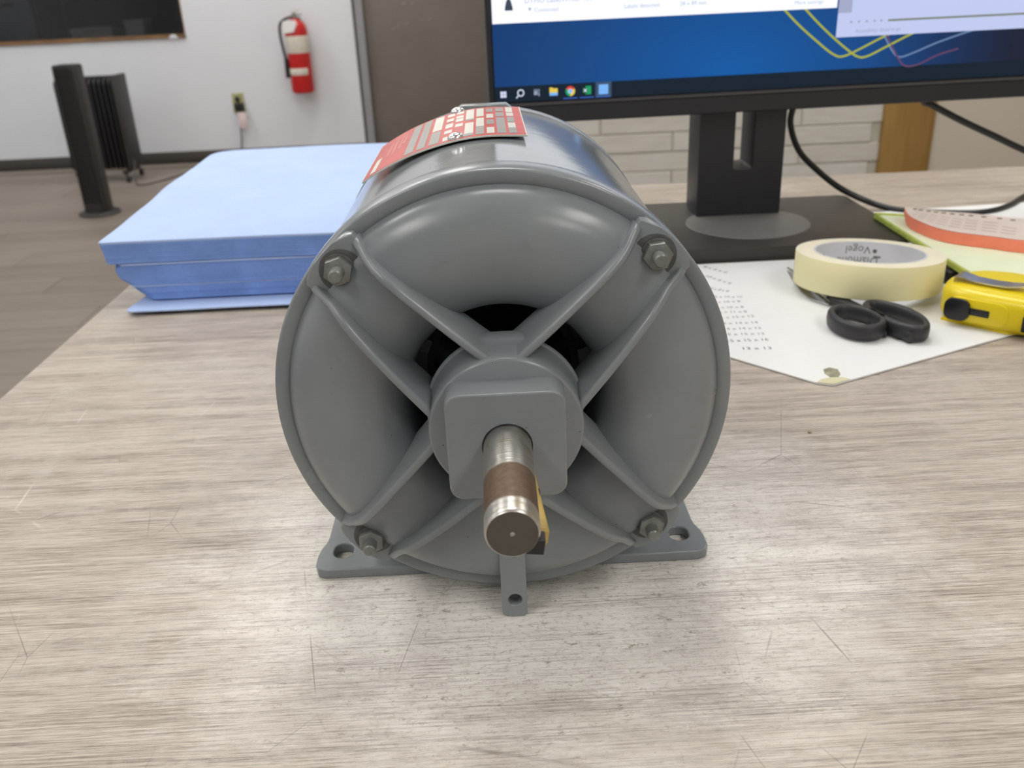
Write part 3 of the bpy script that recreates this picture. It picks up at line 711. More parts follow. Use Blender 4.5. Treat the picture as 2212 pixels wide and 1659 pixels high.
E_GRN = emit('screen_green', (.02, .36, .14)); E_REDI = emit('screen_red', (.75, .07, .05)); E_YI = emit('screen_yellow', (.85, .62, .10)); E_UND = emit('screen_underline', (.05, .13, .50)); E_HL = emit('screen_highlight', (.06, .10, .17)); E_OLV = emit('screen_olive_bar', (.22, .25, .20)); E_DKI = emit('screen_dark_icon', (.06, .08, .12))
def sflat(name, s0, s1, z0, z1, mat, lay=1): return mbox(name, s0, s1, .0018-.00015*lay, .0018-.00015*lay+.0001, z0, z1, mat, scr)
def stext(name, body, s, z, size, mat, lay=3, right=False):
    me = text_me(body, size, 0, 'RIGHT' if right else 'LEFT'); me.transform(MT @ Matrix.Translation((s, .0018-.00015*lay, z)) @ Matrix.Rotation(PI/2, 4, 'X')); return link(name, me, mat, scr)
def sline(name, pts, r, mat, lay=2):
    P = catmull([(x, 0, z) for x, z in pts], 10); bm = bmesh.new(); prev = None
    for i, p in enumerate(P):
        t = (P[min(i+1, len(P)-1)]-P[max(i-1, 0)]).normalized(); n = Vector((-t.z, 0, t.x))
        a = bm.verts.new(p+n*r); b = bm.verts.new(p-n*r)
        if prev: bm.faces.new((prev[0], a, b, prev[1]))
        prev = (a, b)
    me = bm_mesh(bm); me.transform(MT @ Matrix.Translation((0, .0018-.00015*lay, 0))); return link(name, me, mat, scr)
sflat('taskbar', AX0, AX1, AZ0, .1415, E_BAR, 1)
sline('light_trail', [(.20, .262), (.235, .218), (.266, .186), (.290, .166), (.306, .1545), (.3155, .1525), (.330, .158), (.350, .167), (.375, .176)], .0009, E_YEL)
sline('light_trail', [(.255, .215), (.281, .189), (.300, .172), (.318, .158), (.3285, .1515), (.337, .1515), (.352, .158), (.372, .167), (.395, .176)], .0009, E_YEL, 3)
sline('light_trail', [(.335, .185), (.350, .168), (.359, .1555), (.3665, .1495), (.378, .152), (.400, .160), (.428, .168), (.45, .173)], .0007, E_WLN)
sline('light_trail', [(.338, .190), (.352, .169), (.366, .148), (.3735, .1415), (.385, .1425), (.402, .1495), (.420, .154)], .0007, E_RLN, 3)
sflat('window_panel', .0068, .3050, .1925, .33, E_WHITE, 4)
sflat('window_panel', .3065, .595, .1683, .36, E_LAV, 5)
sflat('window_side_strip', .3065, .3185, .188, .36, emit('screen_grey_strip', (.40, .44, .62)), 6)
sflat('scroll_bar', .352, .590, .1795, .1812, E_OLV, 6)
for s in (.318, .325, .332, .339, .345): sflat('tab_mark', s, s+.0018, .1797, .1812, E_GI, 6)
stext('screen_text', 'Accessibility: Good to go', .3235, .1715, .0040, E_GI, 6)
stext('screen_text', 'DYMO LabelWriter 450', .0345, .2075, .0058, E_GTXT, 5)
stext('screen_text', 'Connected', .0425, .2005, .0046, E_GTXT, 5)
stext('screen_text', 'Labels detected', .119, .2000, .0048, E_GTXT, 5)
stext('screen_text', '30252 Address', .165, .2070, .0046, E_GTXT, 5)
stext('screen_text', '28 x 89 mm', .167, .2000, .0048, E_GTXT, 5)
stext('screen_text', 'More settings', .267, .1965, .0046, E_GTXT, 5)
for k, (s, z) in enumerate(((.0388, .2018),)): sflat('status_dot', s-.001, s+.001, z, z+.0024, E_GTXT, 5)
prI = [(.0178, .2025), (.0245, .2025), (.0245, .2045), (.0232, .2095), (.0222, .2115), (.0202, .2115), (.0190, .2095), (.0178, .2045)]
bm = bmesh.new(); prism_bm(bm, prI, .0009, .0010, 'xz'); link('printer_icon', mon(bm_mesh(bm)), E_DKI, scr)
# taskbar icons, pitch 14.7 mm
def disc(name, s, z, r, mat, lay, a0=0, a1=2*PI, ri=0.0):
    bm = bmesh.new(); n = 20; A = [(s+r*math.cos(a0+(a1-a0)*i/n), z+r*math.sin(a0+(a1-a0)*i/n)) for i in range(n+1)]
    if ri:
        Bq = [(s+ri*math.cos(a0+(a1-a0)*i/n), z+ri*math.sin(a0+(a1-a0)*i/n)) for i in range(n+1)]
        VA = [bm.verts.new((x, 0, y)) for x, y in A]; VB = [bm.verts.new((x, 0, y)) for x, y in Bq]
        for i in range(n): bm.faces.new((VA[i], VA[i+1], VB[i+1], VB[i]))
    else:
        c = bm.verts.new((s, 0, z)); VA = [bm.verts.new((x, 0, y)) for x, y in A]
        for i in range(n): bm.faces.new((VA[i], VA[i+1], c))
    me = bm_mesh(bm); me.transform(MT @ Matrix.Translation((0, .0018-.00015*lay, 0))); return link(name, me, mat, scr)
iz = .1352; ix = [.0135+.01467*k for k in range(7)]
for a in (0, 1):
    for b in (0, 1): sflat('start_icon_pane', ix[0]-.0025+a*.0027, ix[0]-.0001+a*.0027, iz-.0026+b*.0027, iz-.0002+b*.0027, E_WI, 3)
disc('search_icon', ix[1]+.0006, iz+.0006, .0031, E_WI, 3, ri=.0021); sline('search_icon_handle', [(ix[1]-.0034, iz-.0036), (ix[1]-.0014, iz-.0014)], .0005, E_WI, 3)
bm = None
sflat('task_view_icon', ix[2]-.0026, ix[2]+.0008, iz-.0018, iz+.0018, E_GI, 3); sflat('task_view_icon', ix[2]+.0014, ix[2]+.0024, iz-.0028, iz+.0004, E_GI, 3); sflat('task_view_icon', ix[2]-.0026, ix[2]+.0008, iz+.0024, iz+.0030, E_GI, 3); sflat('task_view_icon', ix[2]+.0014, ix[2]+.0024, iz+.0012, iz+.0030, E_GI, 3)
sflat('folder_icon', ix[3]-.0036, ix[3]+.0036, iz-.0030, iz+.0030, E_YI, 3); sflat('folder_icon_base', ix[3]-.0036, ix[3]+.0036, iz-.0030, iz-.0006, E_BLUEI, 4); sflat('folder_icon_tab', ix[3]-.0036, ix[3]-.0006, iz+.003, iz+.0038, E_YI, 3)
disc('browser_icon_red', ix[4], iz, .0042, E_REDI, 3, PI/6, 5*PI/6); disc('browser_icon_green', ix[4], iz, .0042, E_GRN, 3, 5*PI/6, 3*PI/2); disc('browser_icon_yellow', ix[4], iz, .0042, E_YI, 3, -PI/2, PI/6)
disc('browser_icon_ring', ix[4], iz, .0021, E_WI, 4); disc('browser_icon_centre', ix[4], iz, .0016, E_BLUEI, 5)
sflat('spreadsheet_icon', ix[5]-.0010, ix[5]+.0038, iz-.0034, iz+.0036, E_GRN, 3); sflat('spreadsheet_icon_tile', ix[5]-.0036, ix[5]+.0006, iz-.0020, iz+.0020, emit('screen_dark_green', (.01, .16, .07)), 4)
sline('spreadsheet_icon_letter', [(ix[5]-.0027, iz+.0012), (ix[5]-.0003, iz-.0012)], .0004, E_WI, 5); sline('spreadsheet_icon_letter', [(ix[5]-.0027, iz-.0012), (ix[5]-.0003, iz+.0012)], .0004, E_WI, 5)
sflat('highlight_tile', ix[6]-.0070, ix[6]+.0070, AZ0, .1415, E_HL, 2); sflat('label_app_icon', ix[6]-.0042, ix[6]+.0042, iz-.0040, iz+.0042, E_BLUEI, 3)
for k in (4, 5, 6): sflat('running_underline', ix[k]-.0062, ix[k]+.0062, AZ0+.0002, AZ0+.0012, E_UND, 3)

# cables behind the monitor
tube('monitor_cable', [(.292, .600, .135), (.2945, .600, .108), (.2925, .600, .087), (.3030, .600, .061), (.3240, .600, .0400), (.3500, .600, .0205), (.3790, .592, .0068), (.3985, .572, .0035), (.435, .553, .0035), (.472, .549, .0035), (.505, .568, .0036), (.540, .603, .0036), (.60, .65, .0036), (.68, .69, .0036)], .0031, M_CABLE,
     label='black cable looping from behind the monitor stand down to the desk', cat='cable')
tube('power_cable', [(.400, .60, .135), (.4290, .62, .101), (.4380, .62, .0960), (.4727, .62, .0782), (.5083, .62, .0617), (.5410, .62, .0465), (.60, .62, .022), (.66, .63, .0045), (.74, .66, .0035)], .0033, M_CABLE,
     label='black cable sloping down to the right in front of the beige wall', cat='cable')

# ================================================================= BLUE WIPES
def wob(ax, sc, seed):
    return lambda x, y: ax*noise.noise(Vector((x*sc, y*sc, seed)))
def ragged(x0, x1, y0, y1, amp, seed, r=.004, rb=.030):
    pts = []
    for cx, cy, a, q in ((x1-.004, y0+.004, -PI/2, .004), (x1-.02, y1-.02, 0, .02), (x0+rb, y1-rb, PI/2, rb), (x0+r, y0+r, PI, r)):
        for i in range(7):
            t = a+PI/2*i/6; pts.append((cx+q*math.cos(t), cy+q*math.sin(t)))
    pts = dense(pts, .008)
    return [(x+amp*noise.noise(Vector((x*14, y*14, seed))), y+.6*amp*noise.noise(Vector((x*14, y*14, seed+9)))) for x, y in pts]
def towel(x0, y0, x1, y1, z0, z1, layers, label, seed, top=None, bot=None, rr=None, lip=True, r=.004):
    t = empty('paper_towel_bundle', ((x0+x1)/2, (y0+y1)/2, z0), label, 'towels')
    dz = (z1-z0)/layers
    for k in range(layers):
        fb = k/layers; ft = (k+1)/layers; last = (k == layers-1)
        ins = (rr(fb+.5/layers) if rr else 0)
        fn_t = (lambda x, y, ft=ft: (top(x, y) if top else 0)*ft+(bot(x, y) if bot else 0)*(1-ft))
        fn_b = (lambda x, y, fb=fb: (top(x, y) if top else 0)*fb+(bot(x, y) if bot else 0)*(1-fb))
        soft_slab('folded_ply', ragged(x0+ins, x1, y0+.0003*random.uniform(-1, 1), y1, .0024, seed+k*.01, r), z0+dz*k, z0+dz*(k+1)+.00005, dz*.3, M_TOWEL if last else M_TOWEL_SHADE, t, top=fn_t, bot=fn_b)
    if lip: soft_slab('fold_lip', ragged(x0+(rr(.98) if rr else 0)+.003, x1, y0-.0008, y0+.06, .0022, seed+.02), z1-.0012, z1+.0002, .0005, M_TOWEL, t, top=fn_t, bot=fn_t)
    return t
def lift(x, y):   # the pile swells towards the back and dips in front at the right
    f = min(1, max(0, (y-.40)/.36)); return .010*math.sin(f*PI*.55)+.0012*noise.noise(Vector((x*9, y*9, 3)))
hl = lambda s: (lambda x, y: lift(x, y)*s)
flo = lambda x, y: .0022*max(0, min(1, (.41-y)/.03))
soft_slab('paper_towel_sheet', ragged(-.2885, -.045, .374, .74, .002, 2, .005), .0006, .0022, .0006, M_TOWEL, top=flo, bot=flo, label='lowest single blue wipe sheet sticking out under the pile', cat='towels')
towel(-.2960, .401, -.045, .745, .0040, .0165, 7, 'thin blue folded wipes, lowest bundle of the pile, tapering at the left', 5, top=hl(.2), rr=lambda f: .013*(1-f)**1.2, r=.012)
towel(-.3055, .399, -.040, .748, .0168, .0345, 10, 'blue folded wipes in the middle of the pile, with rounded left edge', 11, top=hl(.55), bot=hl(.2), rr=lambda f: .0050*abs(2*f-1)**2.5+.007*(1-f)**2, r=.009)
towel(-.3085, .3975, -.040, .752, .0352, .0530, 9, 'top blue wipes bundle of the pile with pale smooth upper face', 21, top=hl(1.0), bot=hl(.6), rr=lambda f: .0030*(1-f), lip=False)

# ================================================================= RIGHT OF THE MOTOR
# chart sheets (a few papers, slightly fanned)
F_ = [(.1862, .1866), (.1948, .1828), (.3300, .2436), (.352, .2530), (.3495, .4335), (.150, .4325), (.1015, .302), (.1466, .2312)]
curl = lambda x, y: .0105*max(0, 1-math.hypot(x-.349, y-.433)/.055)**1.4
ch = soft_slab('size_chart', dense(F_, .006), .0002, .0014, .0003, M_CREAMP, top=curl, bot=curl, label='white worn sheet listing box sizes, under the scissors and tape roll', cat='paper')
rows = [('8 x 6 x 6', .1713, .4264, .1858, .4069), ('10 x 6 x 6', .1674, .4008, .1819, .3781), ('8 x 8 x 8', .1640, .3689, .1757, .3598), ('8 x 10 x 10', .1633, .3488, .1834, .3457), ('9 x 10 x 8', .1590, .3365, .1797, .3357), ('12 x 10 x 8', .1570, .3249, .1787, .3232), ('12 x 11 x 8', .1570, .3150, .1784, .3132),
        ('12 x 12 x 12', .1550, .3030, .1811, .3036), ('14 x 14 x 14', .1540, .2917, .1801, .2906), ('14 x 14 x 12', .1540, .2811, .1793, .2794), ('15 x 15 x 12', .1520, .2708, .1786, .2691), ('15 x 15 x 16', .1510, .2585, .1781, .2579), ('13 x 13', .1610, .2440, .1760, .2426)]
for k, (s, xa, ya, xb, yb) in enumerate(rows):
    me = text_me(s, .0066 if k < 3 or k > 10 else .0056, 0, 'RIGHT'); wd = max(v.co.x for v in me.vertices)-min(v.co.x for v in me.vertices); Lr = math.hypot(xb-xa, yb-ya)
    me.transform(Matrix.Scale(Lr/wd if k < 12 else 1, 4, (1, 0, 0)))
    me.transform(Matrix.Translation((xb, yb-.002, .00152)) @ Matrix.Rotation(math.atan2(yb-ya, xb-xa), 4, 'Z'))
    link('printed_sizes', me, M_INK if k < 3 or k > 10 else M_INK2, ch)
prism('corner_grime', [(.2000, .1905), (.2040, .1965), (.2050, .2040), (.2010, .2075), (.1965, .2050), (.1950, .1990), (.1965, .193)], .0014, .00155, M_DIRT, ch, smooth=False, label='greenish dirt smudge on the corner')
prism('corner_tape', [(.1862, .1866), (.1948, .1828), (.2070, .1885), (.2040, .1920), (.1960, .1925), (.1900, .1905)], .0014, .0017, plain('yellowed_tape', (.60, .57, .36), .5), ch, smooth=False, label='yellowed tape scrap on the corner')
soft_slab('paper_sheet', dense([(.366, .445), (.56, .445), (.575, .588), (.368, .574), (.372, .54)], .02), .0003, .0022, .0005, M_PAPER, label='white papers lying on the desk behind the pink form pad', cat='paper')

# scissors
sc = empty('scissors', (.245, .30, .0015), 'scissors with black plastic handles lying half under the tape roll', 'scissors')
def loop_handle(name, cx, cy, ax, ay, rotd, z, th, wdt):
    bm = bmesh.new(); n = 40; m = 10; rings = []; ca, sa = math.cos(math.radians(rotd)), math.sin(math.radians(rotd))
    for i in range(n):
        a = 2*PI*i/n; ring = []
        for j in range(m):
            b = 2*PI*j/m; sx_, sy_ = math.cos(b), math.sin(b)
            q = lambda v: math.copysign(abs(v)**.7, v)
            rx, ry = (ax+wdt*q(sx_)), (ay+wdt*q(sx_))
            X, Y = rx*math.cos(a), ry*math.sin(a)*(1-.10*math.cos(a)); ring.append(bm.verts.new((cx+X*ca-Y*sa, cy+X*sa+Y*ca, z+th*q(sy_))))
        rings.append(ring)
    for i in range(n):
        for j in range(m): bm.faces.new((rings[i][j], rings[(i+1) % n][j], rings[(i+1) % n][(j+1) % m], rings[i][(j+1) % m]))
    return link(name, bm_mesh(bm), M_RUBBER, sc, smooth=60)
loop_handle('handle', .2395, .2655, .0150, .0205, 8, .0078, .0056, .0027)
loop_handle('handle', .2660, .2660, .0120, .0270, 14, .0078, .0056, .0027)
loop_floor = None
def shank(pts, w0, w1, z, th):
    bm = bmesh.new(); P = catmull([(x, y, 0) for x, y in pts], 6); ring = []
    for i, p in enumerate(P):
        t = (P[min(i+1, len(P)-1)]-P[max(i-1, 0)]).normalized(); n = Vector((-t.y, t.x, 0)); w_ = w0+(w1-w0)*i/(len(P)-1)
        ring.append([bm.verts.new(p+n*s*w_+Vector((0, 0, z+q*th))) for s, q in ((-1, -.8), (-.8, -1), (.8, -1), (1, -.8), (1, .6), (.7, 1), (-.7, 1), (-1, .6))])
    for A, Bq in zip(ring, ring[1:]):
        for j in range(8): bm.faces.new((A[j], A[(j+1) % 8], Bq[(j+1) % 8], Bq[j]))
    bm.faces.new(ring[0]); bm.faces.new(ring[-1][::-1]); return link('handle_shank', bm_mesh(bm), M_RUBBER, sc, smooth=50)
shank([(.2660, .238), (.2600, .262), (.2540, .283), (.2490, .300), (.2440, .318)], .0036, .0046, .0058, .0034)
shank([(.2500, .250), (.2535, .268), (.2530, .290), (.2480, .312), (.2440, .326)], .0034, .0046, .0042, .0024)
def blade(pts, z): prism('blade', pts, z, z+.0012, M_STEEL, sc, bev=.0003, smooth=False)
blade([(.2400, .318), (.2490, .320), (.2480, .345), (.2430, .375), (.2365, .4040), (.2352, .4040), (.2370, .36)], .0032)
blade([(.2480, .318), (.2380, .316), (.2300, .330), (.2285, .348), (.2310, .375), (.2345, .400), (.2375, .395), (.2400, .36)], .0018)
lathe('pivot_screw', [(.0030, .0044), (.0030, .0052), (.002, .0056), (0, .0056)], M_STEEL, sc, 20, (.2440, .333, 0), 'z')

# masking tape roll, leaning on the scissor handles
tr = empty('masking_tape_roll', (.2784, .3496, .0290-.0245), 'cream masking tape roll resting on the scissors', 'tape')
ta = Vector((1, 0, -.036)).normalized(); tb = Vector((0, 1, -.070)); tb = (tb-ta*tb.dot(ta)).normalized(); tn = ta.cross(tb)
TM = Matrix(((ta.x, tb.x, tn.x, .2784), (ta.y, tb.y, tn.y, .3496), (ta.z, tb.z, tn.z, .0303), (0, 0, 0, 1)))
def tl(name, prof, mat, seg=96, parent=tr):
    bm = bmesh.new(); lathe_bm(bm, prof, seg, (0, 0, 0), 'z'); me = bm_mesh(bm); me.transform(TM); return link(name, me, mat, parent, smooth=40)
TH = .0240
tl('tape_wrap', [(.0400, -TH), (.0526, -TH), (.0528, -TH+.0003), (.0528, -.0003), (.0526, 0)], M_TAPE)
tl('tape_edge', [(.0526, 0), (.0400, 0)], M_TAPES)
core = tl('cardboard_core', [(.0400, -TH), (.0400, .0002), (.0386, .0002), (.0386, -TH), (.0400, -TH)], M_CORE)
def core_text(body, size, ang, zoff, mat=M_INK):
    """printing on the core's inner wall, upside down, read from the opposite side"""
    me = text_me(body, size, 0, 'CENTER')
    # densify is not needed at this size
    for v in me.vertices:
        x, y = v.co.x, v.co.y
        a = math.radians(ang)+(x/.0385); z = zoff-y
        v.co = Vector((.03852*math.cos(a), .03852*math.sin(a), z))
    me.transform(TM); return link('core_print', me, mat, core)
core_text('Diamond', .0086, 80, -.0118)
core_text('Vogel', .0086, 80, -.0032)
core_text('\u2022', .014, 61, -.0020)
for aa, zz in ((128, -.0095), (58, -.0120)):
    bm = bmesh.new(); q = []
    for i in range(5):
        a = math.radians(aa-4+2*i); q.append([bm.verts.new((.03852*math.cos(a), .03852*math.sin(a), zz+d)) for d in (0, .0016)])
    for A, Bq in zip(q, q[1:]): bm.faces.new((A[0], Bq[0], Bq[1], A[1]))
    me = bm_mesh(bm); me.transform(TM); link('core_mark', me, M_INK2, core)

# tape measure
A_ = Vector((.2945, .2785)); dA = Vector((.71, -.704)).normalized(); nA = Vector((-dA.y, dA.x))
def TP(u, v): p = A_+dA*u+nA*v; return (p.x, p.y)
tm = empty('tape_measure', (*TP(.034, .03), .0014), 'yellow pocket tape measure with black lock button and metal belt clip', 'tape measure')
out = [TP(u, v) for u, v in [(.010, .0035), (.020, .0005), (.034, 0), (.050, 0), (.0600, .0005), (.0740, .0000), (.0790, .002), (.0800, .006), (.0790, .050), (.062, .058), (.048, .0635), (.030, .064), (.013, .058), (.003, .046), (-.001, .030), (.001, .015), (.005, .008)]]
out = dense(out, .003)
# smooth outline
for _ in range(2): out = [tuple((Vector(out[i-1])+Vector(out[i])*2+Vector(out[(i+1) % len(out)]))/4) for i in range(len(out))]
body = soft_slab('case', out, .0016, .0268, .0078, M_YEL, tm)
def face_box(name, u0, u1, z0, z1, v0, v1, mat, parent, r=.002):
    o_ = rrect(u0, u1, z0, z1, r, 4); bm = bmesh.new(); prism_bm(bm, o_, v0, v1, 'xz', .0004)
    for vv in bm.verts: x, y = TP(vv.co.x, vv.co.y); vv.co.x, vv.co.y = x, y
    return link(name, bm_mesh(bm), mat, parent, smooth=40)
face_box('front_panel', .010, .0490, .0060, .0215, -.0006, .004, M_YEL, tm, .006)
face_box('lock_button', .0095, .0255, .0062, .0210, -.0032, .002, M_BLACK, tm, .005)
face_box('lock_slider', .0250, .0375, .0112, .0158, -.0018, .002, M_BLACK, tm, .0006)
face_box('blade_slot', .0575, .0720, .0060, .0165, -.0008, .002, M_BLACK, tm, .0008)
face_box('blade_hook', .0605, .0715, .0070, .0150, -.0020, .0005, M_CORE, tm, .0008)
prism('base_foot', [TP(.006, .006), TP(.050, .003), TP(.060, .01), TP(.05, .05), TP(.012, .045)], .0014, .0030, M_YEL, tm, smooth=False)
# belt clip: bent metal strip on the upper face
bm = bmesh.new(); prev = None
for (u, z) in [(.0080, .0250), (.0080, .0295), (.0095, .0308), (.0120, .0308), (.0200, .0290), (.0320, .0284), (.0420, .0288), (.0480, .0300), (.0530, .0316)]:
    hw = .0060 if u < .045 else .0050
    ring = []
    for (v, dz) in ((.020-hw, 0), (.020+hw, 0), (.020+hw, .0009), (.020-hw, .0009)):
        x, y = TP(u, v); ring.append(bm.verts.new((x, y, z+dz)))
    if prev:
        for j in range(4): bm.faces.new((prev[j], prev[(j+1) % 4], ring[(j+1) % 4], ring[j]))
    else: bm.faces.new(ring)
    prev = ring
bm.faces.new(prev[::-1]); link('belt_clip', bm_mesh(bm), M_CHROME, tm, smooth=60)

# pads
soft_slab('telephone_headset_box', dense(rrect(.3400, .45, .348, .430, .004), .01), 0.0015, .0120, .002, M_BLACK, label='flat black box partly hidden under the yellow pad', cat='box')
bpy.data.objects['telephone_headset_box'].name = 'flat_box'
yp = empty('legal_pad', (.43, .44, .0102), 'yellow-green legal pad under the pink form pad', 'notepad')
def yc(x, y): return .0015*max(0, (.35-y)/.04)*max(0, 1-abs(x-.352)/.03) if y < .35 else 0
soft_slab('sheet_stack', dense([(.3445, .3195), (.352, .3130), (.560, .220), (.575, .400), (.3480, .5120)], .01), .0125, .0170, .0006, M_YEDGE, yp, top=yc)
soft_slab('top_sheet', dense([(.3458, .3210), (.3535, .3145), (.559, .222), (.573, .398), (.3495, .5090)], .01), .0171, .0177, .0002, M_YPAD, yp, top=yc)
prism('binding', [(.3482, .503), (.574, .391), (.575, .400), (.3485, .512)], .0122, .0182, M_YEDGE, yp, bev=.0004)
# pink form pad: curved thick stack, corner lifting at the left
fp = empty('form_pad', (.42, .42, .018), 'salmon-edged pad of pale pink printed forms lying on the yellow pad', 'notepad')
fr = [(.3600, .4780), (.3560, .4640), (.3548, .4500), (.3560, .4355), (.3585, .4194), (.3653, .4040), (.3760, .3930), (.3900, .3820), (.4042, .3690), (.44, .352), (.50, .330)]
bk = [(.3620, .4815), (.3670, .4810), (.3728, .4780), (.3820, .4720), (.3900, .4660), (.4000, .4600), (.4100, .4530), (.4250, .4410), (.4400, .4280), (.475, .405), (.54, .375)]
FR = catmull([(x, y, 0) for x, y in fr], 5); BK = catmull([(x, y, 0) for x, y in bk], 5)
n_ = len(FR)
def zt(i): f = i/(n_-1); return .0278+.0015*math.exp(-(f*7)**2)
def zb(i): f = i/(n_-1); return .0180+.0060*math.exp(-(f*9)**2)
bm = bmesh.new(); G = []
for i in range(n_):
    a, b = FR[i], BK[i]; G.append([bm.verts.new((a.x, a.y, zb(i))), bm.verts.new((a.x-.0006, a.y-.0004, (zb(i)+zt(i))/2)), bm.verts.new((a.x, a.y, zt(i)-.0003)), bm.verts.new((b.x, b.y, zt(i)-.0003)), bm.verts.new((b.x, b.y, zb(i)))])
for P_, Q_ in zip(G, G[1:]):
    for j in range(5): bm.faces.new((P_[j], P_[(j+1) % 5], Q_[(j+1) % 5], Q_[j]))
bm.faces.new(G[0]); bm.faces.new(G[-1][::-1]); link('page_block', bm_mesh(bm), M_SALM, fp, smooth=40)
bm = bmesh.new(); G = []
for i in range(n_):
    G.append([bm.verts.new((*FR[i].lerp(BK[i], t).xy, zt(i)+.0001)) for t in (0, .25, .5, .75, 1)])
for P_, Q_ in zip(G, G[1:]):
    for j in range(4): bm.faces.new((P_[j], P_[j+1], Q_[j+1], Q_[j]))
link('top_form', bm_mesh(bm), M_PINK, fp, smooth=40)
M_HOLE = plain('punch_hole_shadow', (.22, .20, .10), .7); M_FLINE = plain('form_print', (.40, .30, .24), .7)
for i in range(8, n_-1, 3):
    p = FR[i].lerp(BK[i], .88); prism('punch_hole', [(p.x+.0022*math.cos(a*PI/5), p.y+.0022*math.sin(a*PI/5)) for a in range(10)], zt(i)+.0001, zt(i)+.0003, M_HOLE, fp, smooth=False)
for t, a, b in ((.2, 9, 40), (.34, 8, 40), (.48, 10, 40), (.62, 9, 36)):
    bm = bmesh.new(); prev = None
    for i in range(a, min(b, n_)):
        p = FR[i].lerp(BK[i], t); q = FR[i].lerp(BK[i], t+.018)
        v = (bm.verts.new((p.x, p.y, zt(i)+.0003)), bm.verts.new((q.x, q.y, zt(i)+.0003)))
        if prev and (i % 4): bm.faces.new((prev[0], prev[1], v[1], v[0]))
        prev = v
    link('printed_line', bm_mesh(bm), M_FLINE, fp)

# crumbs on the desk
def crumb(x, y, s, mat, label):
    bm = bmesh.new(); bmesh.ops.create_icosphere(bm, subdivisions=2, radius=s)
    for v in bm.verts: v.co = Vector((v.co.x*(1+.4*noise.noise(v.co*900)), v.co.y*.8, v.co.z*.5+s*.45)); v.co += Vector((x, y, 0))
    link('debris_crumb', bm_mesh(bm), mat, None, smooth=True, label=label, cat='debris')
crumb(.1622, .1269, .0011, M_DIRT, 'olive crumb on the desk right of the motor')
crumb(-.0900, .1040, .0009, M_DIRT, 'tiny olive speck on the desk left of the motor')

# ================================================================= FAR OBJECTS
# tower heater
th_ = empty('tower_heater', (-1.905, 4.12, FLOOR_Z), 'slim dark grey tower heater standing in front of the radiator', 'heater')
lathe('base_disc', [(0, .0), (.095, .0), (.097, .006), (.09, .014), (.05, .022), (0, .022)], M_DARK, th_, 40, (-1.905, 4.12, FLOOR_Z), 'z')
prism('column', rrect(-1.962, -1.848, 4.066, 4.174, .03), FLOOR_Z+.02, -.058, M_DARK, th_, bev=.004)
for k in range(7): box('grille_bar', -1.945+k*.0135, -1.940+k*.0135, 4.061, 4.068, FLOOR_Z+.06, -.066, M_DARKER, th_)
box('control_panel', -1.95, -1.86, 4.07, 4.16, -.058, -.0545, M_DARKER, th_, bev=.001)
# oil radiator
rd = empty('oil_radiator', (-2.2, 5.0, FLOOR_Z), 'black finned oil radiator on castors by the white wall', 'heater')
fin = None
for k in range(12):
    x = -2.345+k*.0265
    o_ = rrect(4.915, 5.065, FLOOR_Z+.065, -.185, .03, 4)
    bm = bmesh.new(); prism_bm(bm, o_, x, x+.011, 'yz', .003); link('fin', bm_mesh(bm), M_DARKER, rd, smooth=40)
box('end_panel', -2.030, -2.004, 4.905, 5.075, FLOOR_Z+.07, -.172, M_DARK, rd, bev=.006)
box('top_rail', -2.35, -2.03, 4.96, 5.02, -.20, -.176, M_DARKER, rd, bev=.004)
tube('manifold', [(-2.35, 4.99, -.25), (-2.02, 4.99, -.25)], .014, M_DARKER, rd, smooth_n=0); tube('manifold', [(-2.35, 4.99, -.62), (-2.02, 4.99, -.62)], .014, M_DARKER, rd, smooth_n=0)
for x in (-2.31, -2.045):
    lg = box('castor_bracket', x-.012, x+.012, 4.88, 5.10, FLOOR_Z+.045, FLOOR_Z+.065, M_DARK, rd, bev=.003)
    for y in (4.885, 5.095):
        tube('castor_fork', [(x, y, FLOOR_Z+.055), (x+.012, y, FLOOR_Z+.02)], .007, M_DARK, lg, smooth_n=0)
        bm = bmesh.new(); lathe_bm(bm, [(0, -.008), (.018, -.008), (.019, -.006), (.019, .006), (.018, .008), (0, .008)], 20, (0, 0, 0), 'z'); me = bm_mesh(bm)
        me.transform(Matrix.Translation((x+.012, y, FLOOR_Z+.0195)) @ Matrix.Rotation(PI/2, 4, 'Y')); link('castor_wheel', me, M_DARKER, lg, smooth=40)
# cord from the radiator to the socket
tube('radiator_cord', [(-2.000, 4.93, FLOOR_Z+.12), (-1.985, 4.86, FLOOR_Z+.02), (-1.95, 4.78, FLOOR_Z+.005), (-1.88, 4.80, FLOOR_Z+.005), (-1.80, 4.97, FLOOR_Z+.005), (-1.72, 5.18, FLOOR_Z+.005), (-1.62, 5.38, FLOOR_Z+.005), (-1.540, 5.425, FLOOR_Z+.012), (-1.519, 5.428, FLOOR_Z+.09), (-1.508, 5.436, -.54), (-1.506, 5.425, -.46), (-1.505, 5.41, -.425)], .0042, M_CORDG, label='grey power cord running over the floor up to the wall socket', cat='cord')
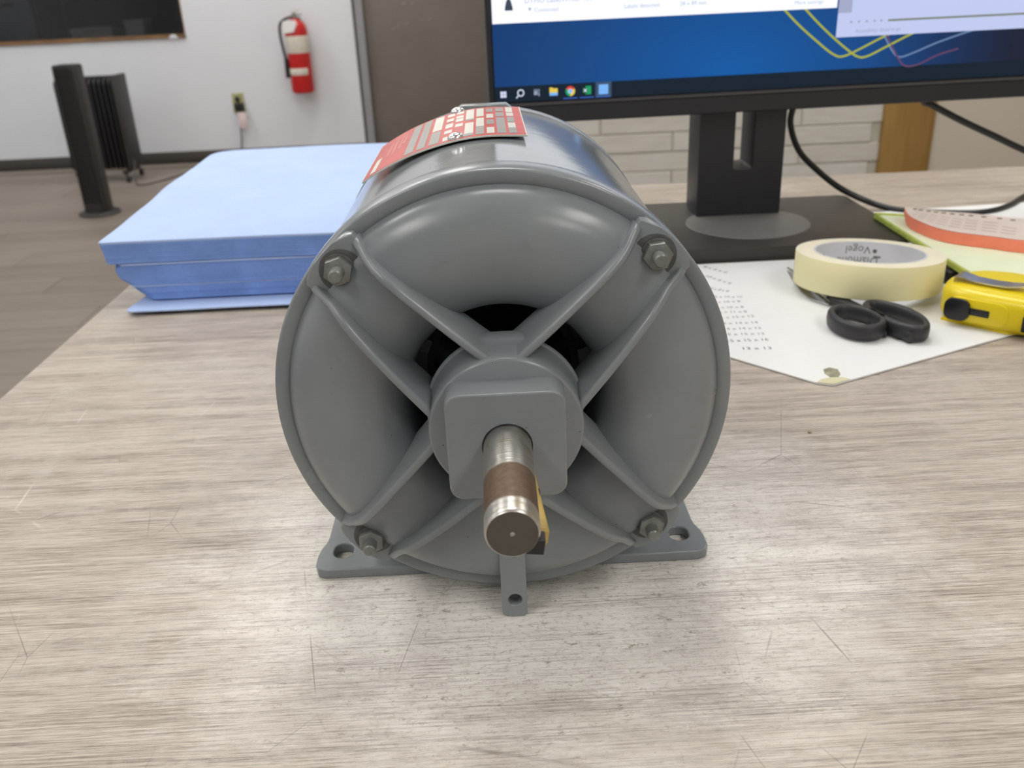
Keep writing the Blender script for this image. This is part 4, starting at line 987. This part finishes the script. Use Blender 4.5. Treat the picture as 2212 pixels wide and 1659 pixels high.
# wall socket
so = empty('wall_socket', (-1.502, BACK_Y, -.46), 'ivory wall socket with a black plug in it', 'socket')
box('cover_plate', -1.537, -1.467, BACK_Y-.006, BACK_Y, -.462, -.345, M_OUTL, so, bev=.002)
for z in (-.378, -.427): lathe('receptacle', [(0, -.009), (.015, -.009), (.017, -.006)], M_OUTL, so, 20, (-1.502, BACK_Y, z))
box('plug', -1.522, -1.468, BACK_Y-.045, BACK_Y-.009, -.443, -.400, M_DARKER, so, bev=.005); box('plug', -1.516, -1.492, BACK_Y-.028, BACK_Y-.009, -.392, -.362, M_DARKER, so, bev=.004)
tg = box('warning_tag', -1.507, -1.458, BACK_Y-.052, BACK_Y-.050, -.545, -.452, M_TAGP, bev=.0006, label='pinkish white paper tag hanging from the plug cord', cat='tag')
# fire extinguisher
fx = -1.0875; fy = BACK_Y-.082
fe = empty('fire_extinguisher', (fx, fy, -.352), 'red fire extinguisher hung on the white wall beside the door', 'extinguisher')
lathe('cylinder', [(0, -.352), (.055, -.352), (.064, -.345), (.066, -.335), (.066, -.015), (.062, .012), (.048, .036), (.026, .052), (.018, .058)], M_EXTRED, fe, 40, (fx, fy, 0), 'z')
lathe('label_band', [(.0664, -.128), (.0668, -.127), (.0668, -.036), (.0664, -.034)], M_LABELW, fe, 40, (fx, fy, 0), 'z')
bm = bmesh.new(); lathe_bm(bm, [(.0664, -.249), (.0670, -.248), (.0670, -.212), (.0664, -.211)], 14, (fx, fy, 0), 'z', math.radians(-155), math.radians(-42)); link('small_label', bm_mesh(bm), M_LABELW, fe, smooth=40)
lathe('valve', [(.018, .056), (.018, .070), (.012, .074), (.012, .088), (0, .088)], M_NUT, fe, 20, (fx, fy, 0), 'z')
prism('lever', [(fx-.005, .088), (fx+.04, .098), (fx+.038, .104), (fx-.01, .098)], fy-.010, fy+.010, M_LABELW, fe, plane='xz', bev=.001); prism('carry_handle', [(fx-.01, .070), (fx+.045, .074), (fx+.045, .080), (fx-.01, .080)], fy-.012, fy+.012, M_NUT, fe, plane='xz', bev=.001)
hs = tube('hose', [(fx-.012, fy-.01, .068), (fx-.050, fy-.03, .056), (fx-.080, fy-.03, .030), (fx-.086, fy-.03, -.03), (fx-.078, fy-.03, -.12), (fx-.072, fy-.03, -.16)], .0085, M_DARK, fe, seg=12)
tube('nozzle', [(fx-.072, fy-.03, -.155), (fx-.072, fy-.03, -.20), (fx-.071, fy-.03, -.262)], lambda f: .011+.004*f, M_DARKER, hs, seg=14, smooth_n=3)
prism('inspection_tag', [(fx-.058, .048), (fx+.018, .052), (fx+.022, .030), (fx+.000, -.012), (fx-.058, -.018)], fy-.071, fy-.069, M_PAPER, fe, plane='xz', label='white paper inspection tag')
box('wall_bracket', fx-.02, fx+.02, fy+.064, BACK_Y, -.05, .06, M_DARK, fe)
